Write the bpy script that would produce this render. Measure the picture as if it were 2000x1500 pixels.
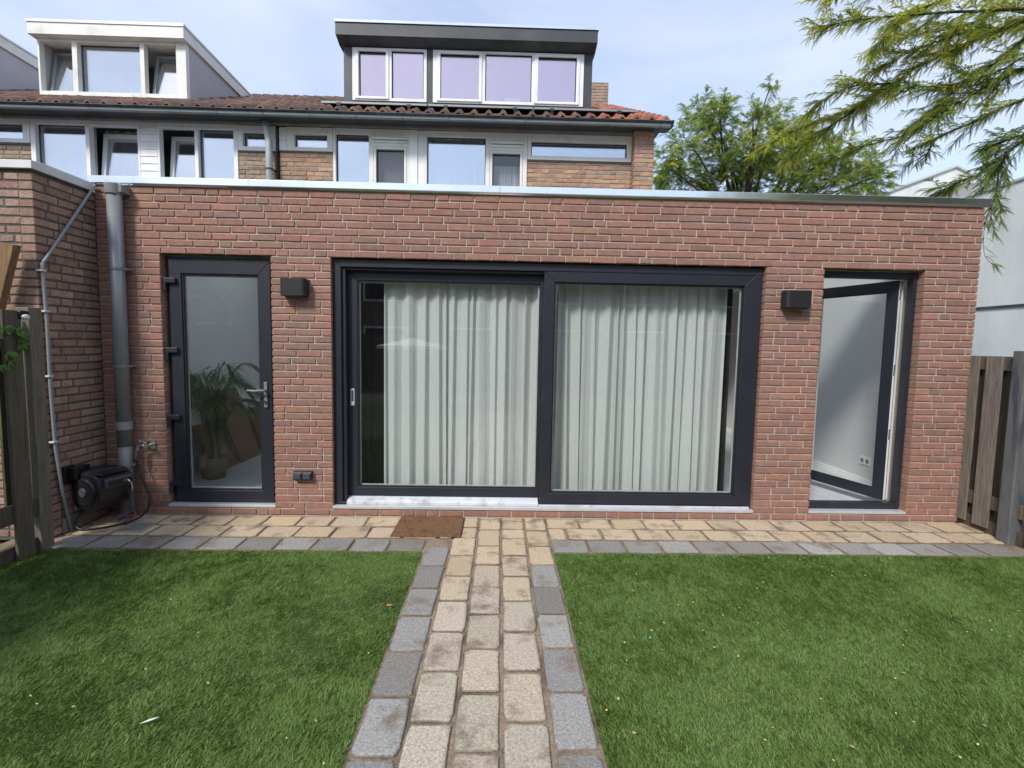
import bpy, math, random
import numpy as np
from mathutils import Vector, Matrix
R = math.radians
random.seed(7)
RNG = np.random.default_rng(7)
scene = bpy.context.scene
for o in list(bpy.data.objects):
    bpy.data.objects.remove(o)
COL = scene.collection

# ------------------------------------------------------------------ camera
F, PITCH, YAW, ROLL, DIST, HGT = 976.5, 0.0795, 0.02377, 0.01853, 4.511, 1.5986
CAM = np.array([0.0, -DIST, HGT])
_fw = np.array([math.sin(YAW) * math.cos(PITCH), math.cos(YAW) * math.cos(PITCH), -math.sin(PITCH)])
_r = np.array([math.cos(YAW), -math.sin(YAW), 0.0])
_u = np.cross(_r, _fw)
_r2 = _r * math.cos(ROLL) + _u * math.sin(ROLL)
_u2 = -_r * math.sin(ROLL) + _u * math.cos(ROLL)
cd = bpy.data.cameras.new('camera')
cam = bpy.data.objects.new('camera', cd)
COL.objects.link(cam)
cd.sensor_width = 36.0
cd.sensor_fit = 'HORIZONTAL'
cd.lens = F / 2000 * 36
cd.clip_start = 0.05
cd.clip_end = 2000
M = Matrix(((_r2[0], _u2[0], -_fw[0], CAM[0]), (_r2[1], _u2[1], -_fw[1], CAM[1]),
            (_r2[2], _u2[2], -_fw[2], CAM[2]), (0, 0, 0, 1)))
cam.matrix_world = M
scene.camera = cam


def pt(px, py, axis, val):
    """survey helper: the world point on the plane axis=val seen at a photo pixel (2000x1500)"""
    d = _fw + (px - 1000) / F * _r2 - (py - 750) / F * _u2
    return CAM + (val - CAM[axis]) / d[axis] * d


# ------------------------------------------------------------------ sky, sun, exposure
SUN_EL, SUN_AZ = 43.0, 212.0      # azimuth of the sun: behind the camera, to the left
world = bpy.data.worlds.new('World')
scene.world = world
world.use_nodes = True
nt = world.node_tree
for n in list(nt.nodes):
    nt.nodes.remove(n)
out = nt.nodes.new('ShaderNodeOutputWorld')
bg = nt.nodes.new('ShaderNodeBackground')
bg.inputs['Strength'].default_value = 0.15
sky = nt.nodes.new('ShaderNodeTexSky')
sky.sky_type = 'NISHITA'
sky.sun_disc = False
sky.sun_elevation = R(SUN_EL)
sky.sun_rotation = R(SUN_AZ)
sky.air_density = 1.3
sky.dust_density = 1.0
sky.ozone_density = 2.0
tc = nt.nodes.new('ShaderNodeTexCoord')
mp = nt.nodes.new('ShaderNodeMapping')
mp.inputs['Scale'].default_value = (1.2, 1.6, 3.6)
mp.inputs['Rotation'].default_value = (0.2, 0.25, 0.5)
nz = nt.nodes.new('ShaderNodeTexNoise')
nz.inputs['Scale'].default_value = 2.0
nz.inputs['Detail'].default_value = 6
nz.inputs['Roughness'].default_value = 0.5
nz.inputs['Distortion'].default_value = 0.5
cr = nt.nodes.new('ShaderNodeValToRGB')
cr.color_ramp.elements[0].position = 0.30
cr.color_ramp.elements[0].color = (0.42, 0.42, 0.42, 1)
cr.color_ramp.elements[1].position = 0.72
cr.color_ramp.elements[1].color = (0.92, 0.92, 0.92, 1)
mx = nt.nodes.new('ShaderNodeMixRGB')
mx.inputs['Color2'].default_value = (4.05, 4.5, 5.7, 1)
L = nt.links.new
L(tc.outputs['Generated'], mp.inputs['Vector'])
L(mp.outputs['Vector'], nz.inputs['Vector'])
L(nz.outputs['Fac'], cr.inputs['Fac'])
L(cr.outputs['Color'], mx.inputs['Fac'])
L(sky.outputs['Color'], mx.inputs['Color1'])
L(mx.outputs['Color'], bg.inputs['Color'])
L(bg.outputs['Background'], out.inputs['Surface'])
sd = bpy.data.lights.new('sun', 'SUN')
sd.energy = 2.4
sd.angle = R(11)
sd.color = (1.0, 0.97, 0.92)
sun = bpy.data.objects.new('sun', sd)
COL.objects.link(sun)
_az = R(SUN_AZ)
_sdir = Vector((math.sin(_az) * math.cos(R(SUN_EL)), math.cos(_az) * math.cos(R(SUN_EL)), math.sin(R(SUN_EL))))
sun.rotation_euler = _sdir.to_track_quat('Z', 'Y').to_euler()
sun.location = (-6, -9, 14)
scene.view_settings.view_transform = 'Standard'
scene.view_settings.look = 'None'
scene.view_settings.exposure = 0.46
scene.view_settings.gamma = 1.0
scene.render.engine = 'CYCLES'
scene.cycles.max_bounces = 10
scene.cycles.diffuse_bounces = 5
scene.cycles.transparent_max_bounces = 24
scene.cycles.use_denoising = True
scene.render.resolution_x = 1024
scene.render.resolution_y = 768


# ------------------------------------------------------------------ materials
def mat(name, col=(0.5, 0.5, 0.5), rough=0.6, attr=False, noise=0.0, nscale=8.0, bump=0.0, bscale=60.0,
        metal=0.0, col2=None, c2scale=3.0, c2lo=0.45, c2hi=0.62, coat=0.0, spec=0.5, stretch=None, trans=0.0,
        detail=6.0):
    m = bpy.data.materials.new(name)
    m.use_nodes = True
    t = m.node_tree
    b = t.nodes['Principled BSDF']
    b.inputs['Roughness'].default_value = rough
    b.inputs['Metallic'].default_value = metal
    b.inputs['Specular IOR Level'].default_value = spec
    b.inputs['Coat Weight'].default_value = coat
    tcn = t.nodes.new('ShaderNodeTexCoord')
    vec = tcn.outputs['Object']
    if stretch:
        mpp = t.nodes.new('ShaderNodeMapping')
        mpp.inputs['Scale'].default_value = stretch
        t.links.new(vec, mpp.inputs['Vector'])
        vec = mpp.outputs['Vector']
    if attr:
        a = t.nodes.new('ShaderNodeAttribute')
        a.attribute_name = 'Col'
        c = a.outputs['Color']
    else:
        rgb = t.nodes.new('ShaderNodeRGB')
        rgb.outputs[0].default_value = (*col, 1)
        c = rgb.outputs[0]
    if col2 is not None:
        n2 = t.nodes.new('ShaderNodeTexNoise')
        n2.inputs['Scale'].default_value = c2scale
        n2.inputs['Detail'].default_value = detail
        n2.inputs['Roughness'].default_value = 0.65
        t.links.new(vec, n2.inputs['Vector'])
        r2 = t.nodes.new('ShaderNodeMapRange')
        r2.inputs['From Min'].default_value = c2lo
        r2.inputs['From Max'].default_value = c2hi
        t.links.new(n2.outputs['Fac'], r2.inputs['Value'])
        mm = t.nodes.new('ShaderNodeMixRGB')
        mm.inputs['Color2'].default_value = (*col2, 1)
        t.links.new(r2.outputs['Result'], mm.inputs['Fac'])
        t.links.new(c, mm.inputs['Color1'])
        c = mm.outputs['Color']
    if noise > 0:
        n1 = t.nodes.new('ShaderNodeTexNoise')
        n1.inputs['Scale'].default_value = nscale
        n1.inputs['Detail'].default_value = detail
        n1.inputs['Roughness'].default_value = 0.7
        t.links.new(vec, n1.inputs['Vector'])
        r1 = t.nodes.new('ShaderNodeMapRange')
        r1.inputs['From Min'].default_value = 0.3
        r1.inputs['From Max'].default_value = 0.7
        r1.inputs['To Min'].default_value = 1 - noise
        r1.inputs['To Max'].default_value = 1 + noise
        t.links.new(n1.outputs['Fac'], r1.inputs['Value'])
        m1 = t.nodes.new('ShaderNodeVectorMath')
        m1.operation = 'SCALE'
        t.links.new(c, m1.inputs[0])
        t.links.new(r1.outputs['Result'], m1.inputs['Scale'])
        c = m1.outputs['Vector']
    t.links.new(c, b.inputs['Base Color'])
    if bump > 0:
        nb = t.nodes.new('ShaderNodeTexNoise')
        nb.inputs['Scale'].default_value = bscale
        nb.inputs['Detail'].default_value = 5
        t.links.new(vec, nb.inputs['Vector'])
        bp = t.nodes.new('ShaderNodeBump')
        bp.inputs['Strength'].default_value = bump
        bp.inputs['Distance'].default_value = 0.01
        t.links.new(nb.outputs['Fac'], bp.inputs['Height'])
        t.links.new(bp.outputs['Normal'], b.inputs['Normal'])
    if trans > 0:
        o = t.nodes['Material Output']
        tr = t.nodes.new('ShaderNodeBsdfTranslucent')
        t.links.new(c, tr.inputs['Color'])
        ms = t.nodes.new('ShaderNodeMixShader')
        ms.inputs['Fac'].default_value = trans
        t.links.new(b.outputs[0], ms.inputs[1])
        t.links.new(tr.outputs[0], ms.inputs[2])
        t.links.new(ms.outputs[0], o.inputs['Surface'])
    return m


def glass(name, rtint=(1, 1, 1), ttint=(0.9, 0.95, 0.93), base=0.0, mul=1.0, dirt=0.0):
    m = bpy.data.materials.new(name)
    m.use_nodes = True
    t = m.node_tree
    for n in list(t.nodes):
        t.nodes.remove(n)
    o = t.nodes.new('ShaderNodeOutputMaterial')
    fr = t.nodes.new('ShaderNodeFresnel')
    # the same reflectance on both faces of the thin pane (rays are not bent inside it)
    ge = t.nodes.new('ShaderNodeNewGeometry')
    io = t.nodes.new('ShaderNodeMath')
    io.operation = 'MULTIPLY_ADD'
    io.inputs[1].default_value = 1 / 1.52 - 1.52
    io.inputs[2].default_value = 1.52
    t.links.new(ge.outputs['Backfacing'], io.inputs[0])
    t.links.new(io.outputs[0], fr.inputs['IOR'])
    ma = t.nodes.new('ShaderNodeMath')
    ma.operation = 'MULTIPLY_ADD'
    ma.inputs[1].default_value = mul
    ma.inputs[2].default_value = base
    ma.use_clamp = True
    g = t.nodes.new('ShaderNodeBsdfGlossy')
    g.inputs['Roughness'].default_value = 0.003
    g.inputs['Color'].default_value = (*rtint, 1)
    tr = t.nodes.new('ShaderNodeBsdfTransparent')
    tr.inputs['Color'].default_value = (*ttint, 1)
    ms = t.nodes.new('ShaderNodeMixShader')
    t.links.new(fr.outputs[0], ma.inputs[0])
    t.links.new(ma.outputs[0], ms.inputs[0])
    t.links.new(tr.outputs[0], ms.inputs[1])
    t.links.new(g.outputs[0], ms.inputs[2])
    last = ms
    if dirt > 0:
        tcn = t.nodes.new('ShaderNodeTexCoord')
        nn = t.nodes.new('ShaderNodeTexNoise')
        nn.inputs['Scale'].default_value = 70
        nn.inputs['Detail'].default_value = 3
        n3 = t.nodes.new('ShaderNodeTexNoise')
        n3.inputs['Scale'].default_value = 2.5
        t.links.new(tcn.outputs['Object'], nn.inputs['Vector'])
        t.links.new(tcn.outputs['Object'], n3.inputs['Vector'])
        ad = t.nodes.new('ShaderNodeMath')
        ad.operation = 'ADD'
        t.links.new(nn.outputs['Fac'], ad.inputs[0])
        t.links.new(n3.outputs['Fac'], ad.inputs[1])
        mr = t.nodes.new('ShaderNodeMapRange')
        mr.inputs['From Min'].default_value = 1.24
        mr.inputs['From Max'].default_value = 1.4
        mr.inputs['To Min'].default_value = dirt * 0.12
        mr.inputs['To Max'].default_value = dirt
        t.links.new(ad.outputs[0], mr.inputs['Value'])
        df = t.nodes.new('ShaderNodeBsdfDiffuse')
        df.inputs['Color'].default_value = (0.55, 0.57, 0.55, 1)
        m2 = t.nodes.new('ShaderNodeMixShader')
        t.links.new(mr.outputs['Result'], m2.inputs[0])
        t.links.new(ms.outputs[0], m2.inputs[1])
        t.links.new(df.outputs[0], m2.inputs[2])
        last = m2
    t.links.new(last.outputs[0], o.inputs['Surface'])
    return m


def sheer(name, col, alpha):
    m = bpy.data.materials.new(name)
    m.use_nodes = True
    t = m.node_tree
    for n in list(t.nodes):
        t.nodes.remove(n)
    o = t.nodes.new('ShaderNodeOutputMaterial')
    d = t.nodes.new('ShaderNodeBsdfDiffuse')
    tl = t.nodes.new('ShaderNodeBsdfTranslucent')
    tp = t.nodes.new('ShaderNodeBsdfTransparent')
    tcn = t.nodes.new('ShaderNodeTexCoord')
    mp = t.nodes.new('ShaderNodeMapping')
    mp.inputs['Scale'].default_value = (120, 120, 7)
    nn = t.nodes.new('ShaderNodeTexNoise')
    nn.inputs['Scale'].default_value = 3
    nn.inputs['Detail'].default_value = 4
    t.links.new(tcn.outputs['Object'], mp.inputs['Vector'])
    t.links.new(mp.outputs['Vector'], nn.inputs['Vector'])
    mr = t.nodes.new('ShaderNodeMapRange')
    mr.inputs['From Min'].default_value = 0.3
    mr.inputs['From Max'].default_value = 0.7
    mr.inputs['To Min'].default_value = 0.86
    mr.inputs['To Max'].default_value = 1.04
    t.links.new(nn.outputs['Fac'], mr.inputs['Value'])
    vm = t.nodes.new('ShaderNodeVectorMath')
    vm.operation = 'SCALE'
    vm.inputs[0].default_value = col
    t.links.new(mr.outputs['Result'], vm.inputs['Scale'])
    t.links.new(vm.outputs['Vector'], d.inputs['Color'])
    t.links.new(vm.outputs['Vector'], tl.inputs['Color'])
    a = t.nodes.new('ShaderNodeMixShader')
    a.inputs[0].default_value = 0.12
    t.links.new(d.outputs[0], a.inputs[1])
    t.links.new(tl.outputs[0], a.inputs[2])
    b = t.nodes.new('ShaderNodeMixShader')
    b.inputs[0].default_value = alpha
    t.links.new(a.outputs[0], b.inputs[1])
    t.links.new(tp.outputs[0], b.inputs[2])
    t.links.new(b.outputs[0], o.inputs['Surface'])
    return m


MT = {}
MT['brick'] = mat('red_brick', attr=True, rough=0.85, noise=0.22, nscale=22, bump=0.5, bscale=90,
                  col2=(0.40, 0.30, 0.26), c2scale=9, c2lo=0.62, c2hi=0.86)
MT['oldbrick'] = mat('old_brick', attr=True, rough=0.9, noise=0.25, nscale=18, bump=0.7, bscale=60,
                     col2=(0.16, 0.12, 0.09), c2scale=7, c2lo=0.52, c2hi=0.85)
MT['mortar'] = mat('light_mortar', (0.52, 0.455, 0.37), 0.95, noise=0.15, nscale=40, bump=0.4, bscale=150)
MT['mortar_dark'] = mat('dark_mortar', (0.115, 0.10, 0.09), 0.95, noise=0.2, nscale=30, bump=0.4, bscale=150)
MT['mortar_old'] = mat('grey_mortar', (0.34, 0.295, 0.255), 0.95, noise=0.2, nscale=30, bump=0.4, bscale=150)
MT['anthracite'] = mat('anthracite_frame', (0.021, 0.023, 0.033), 0.42, noise=0.15, nscale=3, bump=0.02, bscale=300)
MT['dark_panel'] = mat('dark_grey_cladding', (0.050, 0.055, 0.060), 0.5, noise=0.12, nscale=3,
                       col2=(0.075, 0.08, 0.08), c2scale=1.2)
MT['white'] = mat('white_paint', (0.85, 0.85, 0.84), 0.45, noise=0.04, nscale=3, col2=(0.60, 0.60, 0.56), c2scale=2.0,
                  c2lo=0.5, c2hi=0.8)
MT['cream'] = mat('cream_paint', (0.78, 0.77, 0.71), 0.5, noise=0.05, nscale=4, col2=(0.5, 0.5, 0.44), c2scale=3.0,
                  c2lo=0.55, c2hi=0.85)
MT['coping'] = mat('aluminium_coping', (0.86, 0.88, 0.93), 0.11, metal=0.95, noise=0.05, nscale=2.0,
                   col2=(0.70, 0.74, 0.76), c2scale=4.5, c2lo=0.55, c2hi=0.75)
MT['coping_old'] = mat('old_coping', (0.60, 0.60, 0.58), 0.5, metal=0.35, noise=0.1, nscale=3)
MT['alu'] = mat('brushed_aluminium', (0.60, 0.61, 0.63), 0.4, metal=0.3, noise=0.08, nscale=10,
                col2=(0.45, 0.43, 0.40), c2scale=14, c2lo=0.6, c2hi=0.75)
MT['zinc'] = mat('zinc_gutter', (0.05, 0.056, 0.06), 0.55, metal=0.3, noise=0.25, nscale=3, col2=(0.09, 0.10, 0.10),
                 c2scale=5)
MT['soffit'] = mat('dark_soffit', (0.04, 0.046, 0.05), 0.6, noise=0.3, nscale=3)
MT['timber'] = mat('eaves_timber', (0.20, 0.18, 0.15), 0.7, noise=0.3, nscale=5)
MT['track'] = mat('pale_threshold', (0.60, 0.62, 0.65), 0.5, noise=0.1, nscale=6, col2=(0.38, 0.37, 0.35), c2scale=7, c2lo=0.52, c2hi=0.7)
MT['zinc_pipe'] = mat('pale_zinc_pipe', (0.46, 0.50, 0.49), 0.5, metal=0.2, noise=0.1, nscale=5)
MT['zinc_light'] = mat('weathered_zinc', (0.27, 0.30, 0.30), 0.5, metal=0.3, noise=0.15, nscale=4)
MT['pvc'] = mat('grey_pvc', (0.20, 0.208, 0.215), 0.42, noise=0.08, nscale=6, col2=(0.22, 0.225, 0.23), c2scale=5,
                c2lo=0.55, c2hi=0.8)
MT['pvc_light'] = mat('light_grey_pvc', (0.25, 0.27, 0.275), 0.45, noise=0.08, nscale=6)
MT['pale'] = mat('pale_plastic', (0.62, 0.62, 0.55), 0.5)
MT['black'] = mat('black_plastic', (0.013, 0.013, 0.015), 0.38, noise=0.2, nscale=10, col2=(0.03, 0.03, 0.03),
                  c2scale=14, c2lo=0.6, c2hi=0.75)
MT['blackgrey'] = mat('dark_grey_plastic', (0.06, 0.065, 0.07), 0.5)
MT['lampblack'] = mat('matte_black_metal', (0.012, 0.012, 0.013), 0.55)
MT['chrome'] = mat('chrome', (0.7, 0.7, 0.7), 0.18, metal=1.0)
MT['red'] = mat('red_plastic', (0.45, 0.04, 0.05), 0.4)
MT['tile'] = mat('roof_tile', attr=True, rough=0.85, noise=0.35, nscale=9, bump=0.4, bscale=50,
                 col2=(0.05, 0.045, 0.03), c2scale=4, c2lo=0.55, c2hi=0.8)
MT['wood'] = mat('weathered_wood', attr=True, rough=0.85, noise=0.45, nscale=7, bump=0.7, bscale=16,
                 stretch=(9, 9, 0.6), col2=(0.05, 0.045, 0.03), c2scale=2.2, c2lo=0.55, c2hi=0.9)
MT['concrete'] = mat('concrete_post', (0.13, 0.13, 0.13), 0.8, noise=0.3, nscale=5, bump=0.3, bscale=60,
                     stretch=(5, 5, 0.7), col2=(0.05, 0.055, 0.07), c2scale=2.5, c2lo=0.5, c2hi=0.62)
MT['render'] = mat('white_render', (0.68, 0.71, 0.69), 0.8, noise=0.06, nscale=1.2, stretch=(1, 1, 0.4),
                   col2=(0.60, 0.63, 0.62), c2scale=0.8)
MT['cheek_shade'] = mat('shaded_cheek', (0.50, 0.48, 0.50), 0.85, noise=0.06, nscale=2)  # dormer cheeks: their shaded side is painted into this grey
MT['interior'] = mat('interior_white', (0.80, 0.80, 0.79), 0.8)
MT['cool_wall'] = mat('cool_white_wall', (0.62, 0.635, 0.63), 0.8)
MT['floor'] = mat('grey_laminate', (0.50, 0.51, 0.52), 0.45, noise=0.2, nscale=3, stretch=(8, 1, 1))
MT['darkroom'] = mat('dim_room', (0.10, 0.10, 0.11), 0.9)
MT['paver'] = mat('paver', attr=True, rough=0.9, noise=0.34, nscale=75, bump=0.6, bscale=120, detail=3.0,
                  col2=(0.20, 0.155, 0.11), c2scale=4.2, c2lo=0.53, c2hi=0.70)
MT['sand'] = mat('joint_sand', (0.29, 0.215, 0.145), 0.95, noise=0.4, nscale=60, bump=0.8, bscale=150,
                 col2=(0.13, 0.095, 0.065), c2scale=3.5, c2lo=0.46, c2hi=0.62)
MT['soil'] = mat('soil', (0.09, 0.07, 0.05), 0.95, noise=0.4, nscale=10, bump=0.5)
MT['turf_base'] = mat('turf_backing', (0.045, 0.08, 0.018), 0.95, noise=0.4, nscale=40, bump=0.5, bscale=100)
MT['coir'] = mat('brown_coir', (0.175, 0.09, 0.04), 0.95, noise=0.45, nscale=60, bump=1.0, bscale=120,
                 col2=(0.10, 0.045, 0.02), c2scale=14, c2lo=0.5, c2hi=0.7)
MT['curtain'] = sheer('white_sheer', (0.645, 0.67, 0.65), 0.03)
MT['net'] = sheer('net_curtain', (0.80, 0.80, 0.85), 0.12)
MT['dark_curtain'] = mat('charcoal_curtain', (0.022, 0.020, 0.026), 0.9)
MT['glass_main'] = glass('door_glass', base=0.008, mul=1.0, dirt=0.012, ttint=(0.985, 0.992, 0.985))
MT['glass_leaf'] = glass('clear_glass', base=0.0, mul=0.8, ttint=(0.99, 0.995, 0.99))
MT['glass_left'] = glass('dusty_glass', base=0.004, mul=1.3, ttint=(0.96, 0.975, 0.965), dirt=0.05)
MT['glass_up'] = glass('window_glass', rtint=(0.88, 0.93, 1.0), base=0.40, mul=1.0, ttint=(0.93, 0.95, 0.95))
MT['glass_purple'] = glass('coated_glass', rtint=(1.0, 0.87, 0.94), base=0.44, mul=1.0, ttint=(0.95, 0.9, 0.95))
MT['solar'] = mat('solar_cell', (0.008, 0.010, 0.018), 0.12)
MT['leaf'] = mat('tree_leaf', attr=True, rough=0.5, noise=0.15, nscale=5, trans=0.55)
MT['bark'] = mat('bark', (0.045, 0.036, 0.028), 0.9, noise=0.3, nscale=20, bump=0.8, bscale=40)
MT['grass'] = mat('grass_blade', attr=True, rough=0.48, trans=0.28)
MT['palm'] = mat('palm_leaf', attr=True, rough=0.45, trans=0.25)
MT['wicker'] = mat('pot_wicker', (0.17, 0.12, 0.08), 0.7, noise=0.4, nscale=40)
MT['board'] = mat('wood_board', attr=True, rough=0.6, noise=0.25, nscale=6, stretch=(6, 6, 1))
MT['debris'] = mat('litter', attr=True, rough=0.6)
MT['steel'] = mat('steel_grate', (0.42, 0.42, 0.40), 0.45, metal=0.6, noise=0.2, nscale=30)


# ------------------------------------------------------------------ mesh helpers
def worldloc(o):
    v = Vector((0, 0, 0))
    while o is not None:
        v += o.location
        o = o.parent
    return v


class MB:
    def __init__(self):
        self.v = []
        self.f = []
        self.c = []
        self.groups = []

    def add(self, vs, fs, col=(0.5, 0.5, 0.5)):
        b = len(self.v)
        self.groups.append((b, len(self.f)))
        self.v.extend([tuple(p) for p in vs])
        for f in fs:
            self.f.append(tuple(i + b for i in f))
            self.c.append(col)

    def box(self, x0, x1, y0, y1, z0, z1, col=(0.5, 0.5, 0.5)):
        if x0 > x1: x0, x1 = x1, x0
        if y0 > y1: y0, y1 = y1, y0
        vs = [(x0, y0, z0), (x1, y0, z0), (x1, y1, z0), (x0, y1, z0), (x0, y0, z1), (x1, y0, z1), (x1, y1, z1), (x0, y1, z1)]
        fs = [(0, 3, 2, 1), (4, 5, 6, 7), (0, 1, 5, 4), (1, 2, 6, 5), (2, 3, 7, 6), (3, 0, 4, 7)]
        self.add(vs, fs, col)
        return self

    def prism(self, prof, axis, a, b, col=(0.5, 0.5, 0.5)):
        """profile of 2-D points in the two other axes (in order), extruded along axis from a to b"""
        n = len(prof)
        def P(p, t):
            if axis == 0: return (t, p[0], p[1])
            if axis == 1: return (p[0], t, p[1])
            return (p[0], p[1], t)
        vs = [P(p, a) for p in prof] + [P(p, b) for p in prof]
        fs = [(i, (i + 1) % n, n + (i + 1) % n, n + i) for i in range(n)]
        fs += [tuple(range(n - 1, -1, -1)), tuple(range(n, 2 * n))]
        self.add(vs, fs, col)
        return self

    def tube(self, pts, r, n=10, col=(0.5, 0.5, 0.5), cap=True):
        pts = [Vector(p) for p in pts]
        rs = r if isinstance(r, (list, tuple)) else [r] * len(pts)
        vs = []
        up = Vector((0, 0, 1))
        prev = None
        for i, p in enumerate(pts):
            d = (pts[min(i + 1, len(pts) - 1)] - pts[max(i - 1, 0)]).normalized()
            if prev is None:
                a = d.cross(up)
                if a.length < 0.05: a = d.cross(Vector((1, 0, 0)))
            else:
                a = prev - d * prev.dot(d)
            a.normalize()
            prev = a
            b = d.cross(a)
            for k in range(n):
                t = 2 * math.pi * k / n
                vs.append(p + (a * math.cos(t) + b * math.sin(t)) * rs[i])
        fs = []
        for i in range(len(pts) - 1):
            for k in range(n):
                fs.append((i * n + k, i * n + (k + 1) % n, (i + 1) * n + (k + 1) % n, (i + 1) * n + k))
        if cap:
            fs.append(tuple(range(n - 1, -1, -1)))
            fs.append(tuple((len(pts) - 1) * n + k for k in range(n)))
        self.add(vs, fs, col)
        return self

    def plate(self, x0, x1, z0, z1, holes, y0, y1, col=(0.5, 0.5, 0.5)):
        """upright plate with side by side rectangular holes [(hx0,hx1,hz0,hz1)]"""
        cur = x0
        for (a, b, c, d) in sorted(holes):
            if a > cur + 1e-4: self.box(cur, a, y0, y1, z0, z1, col)
            if c > z0 + 1e-4: self.box(a, b, y0, y1, z0, c, col)
            if d < z1 - 1e-4: self.box(a, b, y0, y1, d, z1, col)
            cur = b
        if x1 > cur + 1e-4: self.box(cur, x1, y0, y1, z0, z1, col)
        return self

    def mitre(self, x0, x1, z0, z1, w, y0, y1, col=(0.5, 0.5, 0.5), wb=None, wt=None):
        """four mitred frame members"""
        wb = wb or w
        wt = wt or w
        g = 0.0006
        q = [[(x0, z0), (x1, z0), (x1 - w, z0 + wb), (x0 + w, z0 + wb)],
             [(x1, z0 + g), (x1, z1 - g), (x1 - w, z1 - wt - g), (x1 - w, z0 + wb + g)],
             [(x1, z1), (x0, z1), (x0 + w, z1 - wt), (x1 - w, z1 - wt)],
             [(x0, z1 - g), (x0, z0 + g), (x0 + w, z0 + wb + g), (x0 + w, z1 - wt - g)]]
        for p in q:
            self.prism(p, 1, y0, y1, col)
        return self

    def build_each(self, name, m, parent=None, bevel=0.0, smooth=False):
        # one object for every shape that was added
        i = 0
        groups = self.groups
        for gi, (v0, f0) in enumerate(groups):
            v1, f1 = groups[gi + 1] if gi + 1 < len(groups) else (len(self.v), len(self.f))
            o = MB()
            o.v = self.v[v0:v1]
            o.f = [tuple(i - v0 for i in f) for f in self.f[f0:f1]]
            o.c = self.c[f0:f1]
            r = o.build(name, m, parent, smooth, bevel)
        return r

    def build(self, name, m, parent=None, smooth=False, bevel=0.0, segs=2):
        return np_obj(name, np.array(self.v, dtype=np.float64), self.f, np.array(self.c), m, parent, smooth, bevel, segs)


def np_obj(name, v, faces, cols, m, parent=None, smooth=False, bevel=0.0, segs=2):
    me = bpy.data.meshes.new(name)
    off = worldloc(parent) if parent is not None else Vector((0, 0, 0))
    v = v - np.array([off.x, off.y, off.z])
    if isinstance(faces, np.ndarray):
        k = faces.shape[1]
        nf = len(faces)
        me.vertices.add(len(v))
        me.vertices.foreach_set('co', v.astype(np.float32).ravel())
        me.loops.add(nf * k)
        me.loops.foreach_set('vertex_index', faces.astype(np.int32).ravel())
        me.polygons.add(nf)
        me.polygons.foreach_set('loop_start', np.arange(nf, dtype=np.int32) * k)
        cnt = np.full(nf, k)
    else:
        me.from_pydata([tuple(p) for p in v], [], faces)
        cnt = np.array([len(f) for f in faces])
    if cols is not None and len(cols) == len(cnt):
        at = me.color_attributes.new('Col', 'FLOAT_COLOR', 'CORNER')
        c4 = np.ones((len(cols), 4), np.float32)
        c4[:, :3] = cols
        at.data.foreach_set('color', np.repeat(c4, cnt, axis=0).ravel())
    me.update(calc_edges=True)
    me.validate()
    if smooth:
        me.polygons.foreach_set('use_smooth', np.ones(len(me.polygons), bool))
    me.materials.append(m)
    o = bpy.data.objects.new(name, me)
    COL.objects.link(o)
    if parent is not None:
        o.parent = parent
    if bevel > 0:
        b = o.modifiers.new('bevel', 'BEVEL')
        b.width = bevel
        b.segments = segs
        b.limit_method = 'ANGLE'
        b.angle_limit = R(35)
        b.harden_normals = False
    return o


def tag(o, label=None, cat=None, group=None, kind=None):
    if label: o['label'] = label
    if cat: o['category'] = cat
    if group: o['group'] = group
    if kind: o['kind'] = kind
    return o


def thing(name, loc, label, cat, group=None):
    o = bpy.data.objects.new(name, None)
    o.empty_display_size = 0.2
    o.location = loc
    COL.objects.link(o)
    return tag(o, label, cat, group)


def structure(o):
    o['kind'] = 'structure'
    return o


def vary(c, amt, hue=0.03):
    k = 1 + random.uniform(-amt, amt)
    return tuple(max(0.003, x * k * (1 + random.uniform(-hue, hue))) for x in c)


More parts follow.
